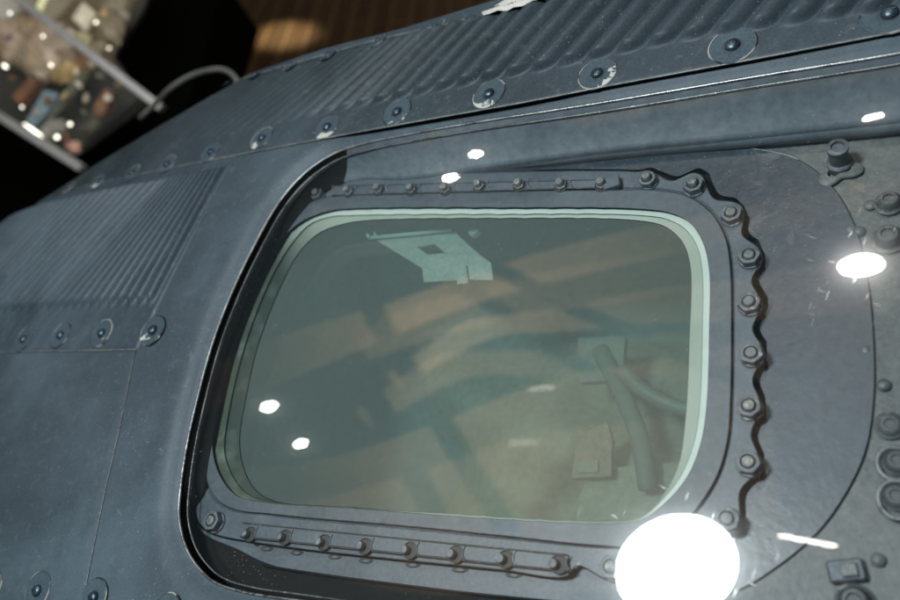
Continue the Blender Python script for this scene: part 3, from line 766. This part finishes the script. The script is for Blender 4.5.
# --- cabin seen through the pane
print('cabin')
def depth_pt(u, v, h): return U(u, v, -h)
V = []
for (x, y), h in (((200, 170), .02), ((780, 170), .02), ((780, 600), .02), ((200, 600), .02), ((240, 190), .20), ((780, 190), .20), ((780, 620), .20), ((240, 620), .20)): V.append(U(x, y, -h))
mesh_obj('cabin_lining', V, [(0, 4, 5, 1), (1, 5, 6, 2), (2, 6, 7, 3), (3, 7, 4, 0), (4, 7, 6, 5)], M_inner, CAP, smooth=False)
def sheet(name, px, hs, thick, mat, parent=CAP, smooth=False):
    m = len(px); A = [U(x, y, -h) for (x, y), h in zip(px, hs)]; B = [a-n*thick for a in A]
    Fc = [tuple(range(m))[::-1], tuple(range(m, 2*m))]+[(i, (i+1) % m, m+(i+1) % m, m+i) for i in range(m)]
    return mesh_obj(name, A+B, Fc, mat, parent, smooth=smooth)
# bracket: plate in four pieces round its cut-out, and a folded lower lip
h = .030
def quad(a, b, c, d, h=h, nx=1):
    A = [U(x, y, -hh) for (x, y), hh in zip((a, b, c, d), h if hasattr(h, '__len__') else (h,)*4)]
    B = [p-n*.0014 for p in A]
    return A+B, [(3, 2, 1, 0), (4, 5, 6, 7), (0, 1, 5, 4), (1, 2, 6, 5), (2, 3, 7, 6), (3, 0, 4, 7)]
bp = join(quad((370, 236), (452, 229), (462, 239), (394, 251)), quad((394, 251), (417, 247), (428, 255), (412, 262)), quad((434, 243.5), (462, 239), (480, 255), (446, 253.5)), quad((412, 262), (428, 254.5), (446, 253), (480, 255)), quad((412, 262), (480, 255), (491, 263), (422, 268)))
br_ = mesh_obj('bracket', bp[0], bp[1], M_bracket, CAP, smooth=False)
lp = join(quad((422, 268), (462, 265), (459, 280), (424, 282), (.030, .030, .034, .034)), quad((462, 265), (491, 263), (493, 280), (466, 279), (.030, .030, .033, .033)), quad((459, 265), (466, 264.5), (468, 283), (457, 284), (.0285, .0285, .031, .032)))
mesh_obj('bracket_lip', lp[0], lp[1], M_bracket, br_, smooth=False)
v, f = tube([U(366, 229, -.026), U(369, 238, -.026)], .0012, 8); v2, f2 = tube([U(370, 238, -.0275), U(452, 230, -.0275)], .0014, 8); v3, f3 = tube([U(373, 229, -.027), U(376, 236, -.027)], .001, 8)
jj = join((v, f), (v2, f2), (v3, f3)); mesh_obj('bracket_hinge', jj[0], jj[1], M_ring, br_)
P = U(476, 233, -.03); M = frame_at(P, n); a = lathe([(.004, 0), (.004, .003), (.0034, .004), (0, .0042)], 20); place('cabin_knob', local_mesh('cabin_knob', [(a[0], a[1], 0)], [M_bracket]), M, CAP)
# far cabin fittings, large soft shapes
sheet('cabin_box', [(578, 338), (625, 336), (622, 380), (580, 382)], [.13]*4, .006, paint('box grey', (.10, .12, .105), (.125, .145, .13), (.6, .7), 8, .2))
sheet('cabin_panel', [(590, 470), (680, 462), (700, 520), (700, 560), (580, 560), (576, 505)], [.14]*6, .008, M_cream)
sheet('cabin_pouch', [(575, 448), (590, 430), (607, 422), (612, 440), (611, 476), (572, 478)], [.13]*6, .006, M_red)
sheet('cabin_tag', [(577, 461), (598, 460), (598, 472), (578, 473)], [.128]*4, .002, M_cream)
# quilted couch cloth
V = []; NX, NY = 40, 40
for i in range(NX):
    for j in range(NY):
        v_ = 340+j*9; u = 470+45*math.sin(v_*.012+1)-(v_-340)*.35+i*11
        w = math.sin(u*.045+v_*.02)*.010+math.sin(u*.02-v_*.05)*.010+math.sin(u*.09+v_*.07)*.004
        V.append(U(u, v_, -.165+w-.04*max(0, 1-i/6)**2-.04*max(0, 1-j/6)**2))
mesh_obj('couch_cover', V, grid_faces(NX, NY), M_tan, CAP)
v, f = tube(cat_rom([U(600, 350, -.13), U(625, 400, -.125), U(640, 440, -.125), U(648, 490, -.13)], 6), .006, 8); mesh_obj('harness_strap', v, f, M_inner, CAP)
v, f = tube(cat_rom([U(620, 370, -.12), U(650, 395, -.12), U(690, 410, -.12), U(720, 405, -.12)], 6), .005, 8); mesh_obj('cabin_hose', v, f, paint('hose grey', (.085, .10, .09), (.105, .12, .108)), CAP)

# ------------------------------------------------------------------ surroundings
def wood():
    m, nt, out = newmat('dark plank floor'); k = N(nt); p = k.pos()
    b = k.node('ShaderNodeTexBrick'); b.offset = .37; b.inputs['Scale'].default_value = 1
    b.inputs['Mortar Size'].default_value = .006; b.inputs['Brick Width'].default_value = 1.4; b.inputs['Row Height'].default_value = .105; b.inputs['Mortar Smooth'].default_value = .3
    mp = k.node('ShaderNodeMapping'); mp.inputs['Rotation'].default_value = (0, 0, math.radians(90)); g = k.node('ShaderNodeNewGeometry')
    k.link(g.outputs['Position'], mp.inputs['Vector']); k.link(mp.outputs[0], b.inputs['Vector'])
    b.inputs['Color1'].default_value = (.05, .030, .014, 1); b.inputs['Color2'].default_value = (.075, .045, .020, 1); b.inputs['Mortar'].default_value = (.17, .12, .06, 1)
    gr = k.noise(k.pos((30, 2, 1)), 1, 5, .6)
    col = k.mix(k.rng(gr, .35, .7, 0, .5), b.outputs['Color'], (.05, .028, .012))
    k.bsdf(out, col, k.rng(gr, .3, .7, .22, .4), 0, .5, k.bump(gr, .25, .004)); return m
def flat(name, pts, mat, **kw): return mesh_obj(name, pts, [tuple(range(len(pts)))], mat, None, smooth=False, frame='world', **kw)
o = flat('floor', [(-12, -6, 0), (12, -6, 0), (12, 18, 0), (-12, 18, 0)], wood()); tag(o, kind='structure')
def ceil_mat():
    m, nt, out = newmat('ceiling dark teal'); k = N(nt); g = k.node('ShaderNodeNewGeometry')
    mp = k.node('ShaderNodeMapping'); mp.inputs['Rotation'].default_value = (0, 0, math.radians(CEIL_ROT)); k.link(g.outputs['Position'], mp.inputs['Vector'])
    col = (.012, .026, .030, 1)
    col = k.mix(k.rng(k.noise(k.pos(), 2.0, 4), .4, .65, 0, .6), col, (.035, .045, .045))  # dark teal base with random mottling
    k.bsdf(out, col, .8, 0, .2); return m
CEIL_ROT = 107
o = flat('ceiling', [(-12, -6, 4.2), (-12, 18, 4.2), (12, 18, 4.2), (12, -6, 4.2)], ceil_mat()); tag(o, kind='structure')
# reflection helper: where must a lamp stand to be mirrored at pixel (u, v) of the cover
def refl(u, v, dist, off=-.009):
    P = S(u, v, off); N_ = snorm(P); d = ray(u, v); d /= np.linalg.norm(d); r = d-2*(d@N_)*N_; return P+r*dist, r, P
def reflpane(u, v, dist):
    P = U(u, v, -.0046); d = ray(u, v); d /= np.linalg.norm(d); r = d-2*(d@n)*n; return P+r*dist, r, P
def up(u, v, z):
    _, r0, P0 = refl(u, v, 1); rw, Pw = R3@r0, W(P0); return Pw+rw*((z-Pw[2])/rw[2])
CE = up(450, 380, 4.2)
M_cwood = paint('ceiling wood', (.34, .25, .15), (.48, .37, .235), (.6, .8), 1.6, .3, (.2, .14, .08), .1)
def ceil_slab(name, px, z, th, mat, label, cat, group):
    m = len(px); A = [up(x, y, z) for x, y in px]; B = [a_+np.array([0, 0, th]) for a_ in A]
    Fc = [tuple(range(m)), tuple(range(m, 2*m))[::-1]]+[(i, m+i, m+(i+1) % m, (i+1) % m) for i in range(m)]
    o = mesh_obj(name, A+B, Fc, mat, None, smooth=False, frame='world'); tag(o, label, cat, group)
    nz = o.data.polygons[0].normal.z
    if nz > 0: o.data.flip_normals()
def sm(p): return [tuple(q) for q in cat_rom(p, 5)]
for px, lb in ((sm([(160, 395), (300, 338), (380, 315), (433, 297), (493, 277), (600, 247), (760, 215), (900, 190)])+sm([(900, 215), (760, 245), (640, 272), (560, 290), (470, 315), (385, 348), (300, 383), (160, 440)]), 'long curved wood ceiling panel mirrored across the middle of the window'),
               (sm([(385, 385), (430, 352), (462, 332), (500, 325), (560, 318), (640, 302), (760, 285), (900, 262)])+sm([(900, 320), (760, 330), (640, 335), (560, 342), (500, 345), (462, 360), (430, 378), (400, 398)]), 'narrow wood ceiling panel mirrored just under the long curved one'),
               (sm([(230, 480), (330, 465), (440, 430), (540, 392), (640, 372), (760, 350)])+sm([(780, 600), (600, 600), (400, 600), (240, 560)]), 'broad wood ceiling panel mirrored in the lower right of the window'),
               (sm([(560, 130), (660, 108), (760, 86), (900, 62)])+sm([(900, 92), (760, 110), (660, 125), (580, 140)]), 'wood ceiling panel mirrored in the cover above the window')):
    ceil_slab('ceiling_panel', px, 4.1, .04, M_cwood, lb, 'ceiling panel', 'wood ceiling panels mirrored in the window')
def bar_px(p, w):
    L_ = []; R_ = []
    for i, q in enumerate(p):
        a_ = np.array(p[min(i+1, len(p)-1)])-np.array(p[max(i-1, 0)]); a_ = a_/np.linalg.norm(a_); nn2 = np.array([-a_[1], a_[0]])*w/2
        L_.append(tuple(np.array(q)+nn2)); R_.append(tuple(np.array(q)-nn2))
    return L_+R_[::-1]
for p, w, lb in (([(345, 270), (380, 345), (430, 425), (500, 540)], 15, 'dark ceiling beam mirrored steeply down the left half of the window'),
                 ([(480, 275), (560, 318), (640, 352), (740, 400)], 6, 'thin dark ceiling beam mirrored in the right half of the window')):
    ceil_slab('ceiling_beam', bar_px(p, w), 4.02, .05, M_black, lb, 'beam', 'dark ceiling beams')

# display case, upper left
def slab(u0, v0, u1, v1, wpx, z, depth):
    a = PZ(u0, v0, z); b = PZ(u1, v1, z); ax = (b-a)/2; d = ax/np.linalg.norm(ax); ay = np.cross(np.array([0, 0, 1.]), d)*wpx/2*z/F
    return box((a+b)/2-np.array([0, 0, depth/2]), ax, ay, np.array([0, 0, depth/2]), .002)
def prism(px, z, depth):
    m = len(px); A = [PZ(x, y, z) for x, y in px]; B = [a+np.array([0, 0, -depth]) for a in A]
    area = sum(px[i][0]*px[(i+1) % m][1]-px[(i+1) % m][0]*px[i][1] for i in range(m))
    Fc = [tuple(range(m)), tuple(range(m, 2*m))[::-1]]+[(i, m+i, m+(i+1) % m, (i+1) % m) for i in range(m)]
    if area > 0: Fc = [f[::-1] for f in Fc]
    return A+B, Fc
v, f = prism([(224, -20), (205, 45), (184, 115), (100, 300), (-80, 300), (-80, -20)], 2.7, .5)
o = mesh_obj('display_plinth', v, f, M_black, None, smooth=False, origin='base'); tag(o, 'matt black display plinth standing behind the glass case', 'plinth')
zc = 1.75
caseb = W(PZ(60, 90, zc))
case = thing('display_case', Vector(caseb), 'glass museum case with grey metal frame bars at upper left', 'display case'); WM[case.name] = Matrix.Translation(Vector(caseb))
for b in ((8, -9, 160, 107), (-30, 98, 80, 168)):
    v, f = slab(*b, 8.0, zc, .03); mesh_obj('frame_bar', v, f, M_bar, case, smooth=False)
v, f = prism([(-30, -30), (153, -20), (143, 8), (113, 56), (140, 96), (70, 158), (-30, 100)], zc+.26, .02); mesh_obj('back_board', v, f, paint('case back dark', (.012, .013, .012), (.02, .02, .018), (.6, .7), 4, .1), case, smooth=False)
v, f = prism([(-25, -25), (146, -25), (112, 60), (150, 103), (73, 160), (-25, 105)], zc+.01, .003); mesh_obj('case_glass', v, f, M_caseglass, case, smooth=False)
def colmat(name, a, b, sc=12, r=(.5, .7), spec=.4): return paint(name, a, b, r, sc, .6, tuple(min(1, x*1.8) for x in b), .8, .55, spec)
def blob(px, rx, ry, z, seed, rough=.3, ang=0.):
    rr = random.Random(seed); c = PZ(px[0], px[1], z); V = []; NU, NV = 28, 18
    ph = [rr.uniform(0, 6.3) for _ in range(12)]
    for j in range(NV):
        th = math.pi*(j+.0)/(NV-1)
        for i in range(NU):
            p_ = 2*math.pi*i/NU; x = math.sin(th)*math.cos(p_); y = math.sin(th)*math.sin(p_); w = math.cos(th)
            q = 1+rough*(.5*math.sin(3*x+ph[0]+2*y)+.4*math.sin(5*y+ph[1]-3*w)+.3*math.sin(7*x-4*w+ph[2])+.22*math.sin(11*y+9*x+ph[3])+.15*math.sin(17*x+13*w+ph[4]))
            X = x*rx*q; Y = y*ry*q; ca, sa = math.cos(ang), math.sin(ang)
            V.append(c+np.array([X*ca-Y*sa, X*sa+Y*ca, w*min(rx, ry)*.8*q])*z/F)
    return V, grid_faces(NV, NU, True)
def exhibit(name, vf, mat, label, cat, smooth=True):
    o = mesh_obj(name, vf[0], vf[1], mat, None, smooth=smooth, origin='base'); return tag(o, label, cat)
zi = zc+.14
m_rock = colmat('pink beige rock', (.13, .10, .09), (.46, .36, .31), 26)
m_brown = colmat('brown leather', (.09, .035, .018), (.16, .065, .03), 30)
m_gold = colmat('gold brown', (.18, .10, .035), (.38, .27, .13), 40, (.25, .4), .8)
m_grey = colmat('grey card', (.10, .10, .09), (.14, .14, .125), 8)
m_white = colmat('off white card', (.42, .38, .32), (.5, .46, .40), 14)
m_blue = colmat('grey blue', (.10, .15, .19), (.16, .22, .27), 18)
m_navy = colmat('navy', (.01, .015, .07), (.02, .03, .12), 18)
m_olive = colmat('dark olive', (.04, .04, .025), (.09, .085, .06), 25)
exhibit('rock', blob((46, 42), 34, 22, zi+.04, 1, .28, -.7), m_rock, 'large pink beige crumpled rock in the middle of the glass case', 'rock')
exhibit('rock', blob((14, 40), 20, 26, zi+.06, 2, .3, .6), colmat('pale pink', (.25, .19, .16), (.42, .33, .28), 20), 'pale pink rock at the left edge of the glass case', 'rock')
exhibit('rock', blob((33, 66), 22, 13, zi+.02, 3, .3, -.4), colmat('tan rock', (.16, .12, .09), (.30, .24, .17), 25), 'tan rock below the large pink beige rock', 'rock')
exhibit('foil_bundle', blob((70, 72), 19, 11, zi, 4, .35, .6), m_gold, 'gold brown crumpled foil bundle beside the grey frame bar', 'foil bundle')
exhibit('cloth_bundle', blob((84, 62), 9, 6, zi-.02, 14, .3, .6), m_brown, 'small rust brown cloth bundle on the gold foil', 'cloth bundle')
exhibit('leather_pouch', prism([(12, 96), (31, 76), (38, 82), (20, 104)], zi-.03, .03), m_brown, 'brown leather pouch at the lower left of the glass case', 'pouch', False)
exhibit('leather_pouch', prism([(95, 104), (106, 88), (114, 92), (102, 116), (93, 114)], zi-.03, .03), m_brown, 'rust brown leather pouch low at the right of the glass case', 'pouch', False)
exhibit('blue_folder', prism([(26, 121), (44, 90), (57, 93), (50, 108), (33, 127)], zi-.04, .02), m_blue, 'grey blue folder leaning in the lower bay of the glass case', 'folder', False)
exhibit('tool_handle', prism([(44, 118), (80, 70), (90, 72), (66, 104), (50, 120)], zi-.02, .02), m_olive, 'long dark olive tool handle lying across the glass case', 'tool', False)
exhibit('stone', blob((52, 130), 14, 8, zi-.02, 6, .3, .3), colmat('grey stone', (.12, .11, .10), (.24, .22, .20), 25), 'grey mottled stone at the foot of the glass case', 'stone')
exhibit('shell', blob((74, 147), 8, 7, zi-.03, 7, .2, .3), colmat('pink shell', (.30, .15, .12), (.45, .26, .2), 25), 'small pink shell just above the lower frame bar', 'shell')
exhibit('stone', blob((92, 125), 13, 7, zi+.03, 8, .3, .9), m_olive, 'dark olive stone near the lower right bar of the glass case', 'stone')
exhibit('navy_badge', prism([(4, 38), (11, 33), (12, 36), (6, 41)], zi-.06, .006), m_navy, 'small navy blue badge at the left edge of the glass case', 'badge', False)
exhibit('silver_tray', prism([(-8, -6), (10, -8), (20, 8), (4, 20), (-8, 12)], zi, .02), colmat('silver', (.22, .26, .30), (.38, .42, .46), 20, (.2, .3), .8), 'shiny silver tray in the top left corner of the glass case', 'tray', False)
exhibit('grey_board', prism([(46, -12), (80, -12), (52, 24), (40, 14)], zi+.03, .01), m_grey, 'plain grey board behind the upper frame bar', 'board', False)
exhibit('grey_board', prism([(22, -14), (42, -14), (36, 6), (28, 2)], zi+.03, .01), m_grey, 'narrow grey board left of the lit tube', 'board', False)
exhibit('picture_card', prism([(72, 18), (83, 2), (96, 13), (86, 31)], zi, .006), m_white, 'off white card with dark marks, largest card in the upper bay', 'card', False)
exhibit('picture_card', prism([(64, 30), (68, 27), (76, 33), (73, 38)], zi, .006), m_white, 'smallest white card just above the upper frame bar', 'card', False)
exhibit('picture_card', prism([(75, 38), (80, 30), (91, 36), (87, 50), (80, 46)], zi+.01, .006), colmat('khaki card', (.22, .20, .12), (.3, .28, .18), 12), 'khaki card below the off white card', 'card', False)
exhibit('stone', blob((110, 26), 13, 17, zi+.04, 9, .3, .4), colmat('brown grey stone', (.09, .075, .06), (.2, .17, .13), 30), 'brown grey stone at the right end of the upper bay', 'stone')
exhibit('stone', blob((97, 48), 11, 7, zi+.03, 10, .3, .4), colmat('brown stone', (.10, .08, .055), (.18, .15, .11), 30), 'brown stone between the khaki card and the black plinth', 'stone')
exhibit('stone', blob((116, 4), 15, 9, zi+.05, 11, .3, .4), colmat('olive stone', (.09, .085, .065), (.16, .15, .11), 30), 'grey olive stone at the top of the upper bay', 'stone')
peb = [m_rock, m_gold, m_grey, m_olive, m_white, m_brown]
rp = random.Random(21)
for i, px in enumerate([(60, 26), (30, 24), (22, 52), (58, 52), (78, 84), (12, 78), (40, 74), (64, 96), (100, 76), (84, 112), (108, 98), (66, 138), (36, 112), (104, 12), (124, 14), (118, 40), (92, 64), (48, 100), (86, 98), (120, 84)]):
    o = exhibit('pebble', blob(px, rp.uniform(3, 6.5), rp.uniform(2, 4), zi-.05, 40+i, .35, rp.uniform(0, 3)), peb[i % 6], 'small mottled pebble lying among the rocks in the glass case', 'pebble'); o['group'] = 'pebbles in the glass case'
def emit(name, c, s):
    m, nt, out = newmat(name); e = nt.nodes.new('ShaderNodeEmission'); e.inputs[0].default_value = c+(1,); e.inputs[1].default_value = s; nt.links.new(e.outputs[0], out.inputs[0]); return m
m_glint = emit('glint glow', (1, .93, .78), 5.)
exhibit('tube_lamp', tube([PZ(37, 13, zi-.02), PZ(45, -4, zi-.02)], .0075, 12), emit('tube glow', (.85, .85, .5), .9), 'short pale yellow tube lamp behind the upper frame bar', 'lamp')
def glint_bead(px, r, z, label, st=0.):  # glowing bead standing for a lamp reflection on the case glass
    a = PZ(px[0]-st, px[1]-st*.7, z); b = PZ(px[0]+st, px[1]+st*.7, z); s = r*z/F
    pts = [a+(b-a)*t for t in np.linspace(-.5, 1.5, 9)] if st else [a+np.array([0, 0, 1])*s*q for q in np.linspace(-1, 1, 9)]
    rad = [s*math.sqrt(max(0.02, 1-q*q)) for q in np.linspace(-1, 1, 9)]
    o = mesh_obj('glass_glint', *tube(pts, rad, 12), m_glint, None, origin='base'); tag(o, label, 'lamp', 'small glowing glint beads in the glass case')
for px, r, st, lb in [((10, 13), 1.6, 0, 'tiny glint bead on the silver tray'), ((43, 36), 1.6, 0, 'tiny glint bead in front of the large pink beige rock'), ((51, 65), 1.9, 0, 'tiny glint bead between the pink rock and the gold foil'),
                      ((5, 66), 2.0, 1.2, 'oblong glint bead at the left edge of the glass case'), ((22, 107), 1.5, 0, 'tiny glint bead under the brown leather pouch'), ((70, 124), 2.2, 0, 'tiny glint bead right of the grey mottled stone'), ((57, 137), 2.6, 0, 'largest glint bead, low beside the lower frame bar'),
                      ((33, 130), 1.5, 5, 'long bright glint bead along the lower frame bar'), ((96, 22), 1.8, 0, 'tiny glint bead beside the off white card'), ((109, 48), 1.4, 0, 'tiny glint bead at the right end of the upper frame bar')]:
    glint_bead(px, r*.75, zi-.09, lb, st)
# hose loop behind the capsule
v, f = tube(cat_rom([PZ(140, 118, 1.05), PZ(156, 103, 1.03), PZ(172, 87, 1.0), PZ(190, 76, .99), PZ(209, 70, .98), PZ(223, 69.5, .97), PZ(232, 74, .97), PZ(240, 86, .97), PZ(243, 104, .97)], 8), .0034, 10)
o = mesh_obj('hose', v, f, colmat('grey hose', (.10, .10, .09), (.15, .15, .13), 20), None, origin='base'); tag(o, 'thin grey hose looping up behind the capsule edge', 'hose')

# ------------------------------------------------------------------ light
def area(name, P, target, size, power, color=(1, 1, 1), shape='DISK', world=False, size_y=None, spread=None):
    l = bpy.data.lights.new(name, 'AREA'); l.shape = shape; l.size = size; l.energy = power; l.color = color
    if size_y: l.size_y = size_y
    if spread: l.spread = spread
    o = bpy.data.objects.new(name, l); COL.objects.link(o)
    p = Vector(P if world else W(P)); t = Vector(target if world else W(target)); o.location = p
    o.rotation_euler = (t-p).to_track_quat('-Z', 'Y').to_euler(); return o
P_, r_, Q_ = refl(672, 574, .85)
area('key_lamp', P_, Q_, .146, 11.2, (.87, .97, 1.), 'ELLIPSE', size_y=.172)
for (u, v_, dist, s, pw) in ((858, 277, 2.2, .085, 9.), (476, 165, 2.6, .034, .5), (267, 414, 2.8, .045, .8)):
    P_, r_, Q_ = refl(u, v_, dist); area('ceiling_spot', P_, Q_, s*.8, pw, (1, .97, .92), 'ELLIPSE', size_y=s*1.35)
for (u, v_, dist, s, pw) in ((298, 451, 2.8, .036, .6), (450, 188, 2.6, .04, .7)):
    P_, r_, Q_ = refl(u, v_, dist); area('ceiling_spot', P_, Q_, s*.8, pw, (1, .97, .92), 'ELLIPSE', size_y=s*1.35)
# two thin tube lamps, mirrored as streaks at the lower right and on the upper fold
for (p0, p1, dist, w_, pw) in (((775, 545), (832, 556), 2.4, .009, .35), ((862, 133), (880, 129), 2.4, .012, .35), ((526, 399), (552, 396), 3.0, .014, .035)):
    A_, ra, Qa = refl(*p0, dist); B_, rb, Qb = refl(*p1, dist); A_, B_, Qa = W(A_), W(B_), W(Qa); c_ = (A_+B_)/2
    z_ = Vector(c_-Qa).normalized(); x_ = Vector(B_-A_); ln_ = x_.length; x_ = (x_-z_*x_.dot(z_)).normalized(); y_ = z_.cross(x_)
    l = bpy.data.lights.new('tube_spot', 'AREA'); l.shape = 'RECTANGLE'; l.size = ln_; l.size_y = w_; l.energy = pw; l.color = (1, .95, .85)
    o = bpy.data.objects.new('tube_spot', l); COL.objects.link(o); M_ = Matrix.Identity(4)
    for i in range(3): M_[i][0] = x_[i]; M_[i][1] = y_[i]; M_[i][2] = z_[i]
    M_.translation = Vector(c_); o.matrix_world = M_
# added uplight under the unseen ceiling, brightens the panels mirrored in the window
area('added_ceiling_wash', (CE[0]+.3, CE[1]+.2, 2.0), (CE[0], CE[1], 4.2), 1.0, 215, (1, .86, .70), world=True)
# added lamps: one before the display case, one warm spot for floor glints
area('added_case_light', PZ(40, -40, zi-.7), PZ(60, 70, zi), .3, 7., (1, .95, .88))
def floor_at(u, v): d = R3@ray(u, v); return T3*0+np.array([0, 0, 1.6])+d*(1.6/-d[2])
G_ = floor_at(285, 35); l = bpy.data.lights.new('added_floor_glint', 'SPOT'); l.energy = 2600; l.spot_size = math.radians(6); l.spot_blend = .9; l.color = (1, .82, .55); l.shadow_soft_size = .05
o = bpy.data.objects.new('added_floor_glint', l); COL.objects.link(o); o.location = (G_[0]+.6, G_[1]+1.6, 3.6); o.rotation_euler = (Vector(G_)-o.location).to_track_quat('-Z', 'Y').to_euler()
area('added_floor_light', (1.5, 6.5, 4.0), (0, 4.5, 0), 1.0, 70, (1, .85, .65), world=True)  # added lamp, unseen, raises the brightness of the plank floor
w = bpy.data.worlds.new('World'); scene.world = w; w.use_nodes = True
w.node_tree.nodes['Background'].inputs[0].default_value = (.55, .72, .85, 1); w.node_tree.nodes['Background'].inputs[1].default_value = .05

# ------------------------------------------------------------------ camera
cam = bpy.data.cameras.new('camera'); co = bpy.data.objects.new('camera', cam); COL.objects.link(co)
co.matrix_world = TILT; cam.sensor_width = 36; cam.lens = 36*F/900; cam.clip_start = .01; cam.clip_end = 100
cam.dof.use_dof = True; cam.dof.focus_distance = .42; cam.dof.aperture_fstop = 6.3
scene.camera = co
scene.view_settings.view_transform = 'Standard'; scene.view_settings.look = 'None'; scene.view_settings.exposure = 0; scene.view_settings.gamma = 1
scene.render.engine = 'CYCLES'
scene.cycles.max_bounces = 6; scene.cycles.transparent_max_bounces = 16; scene.cycles.caustics_reflective = False; scene.cycles.caustics_refractive = False
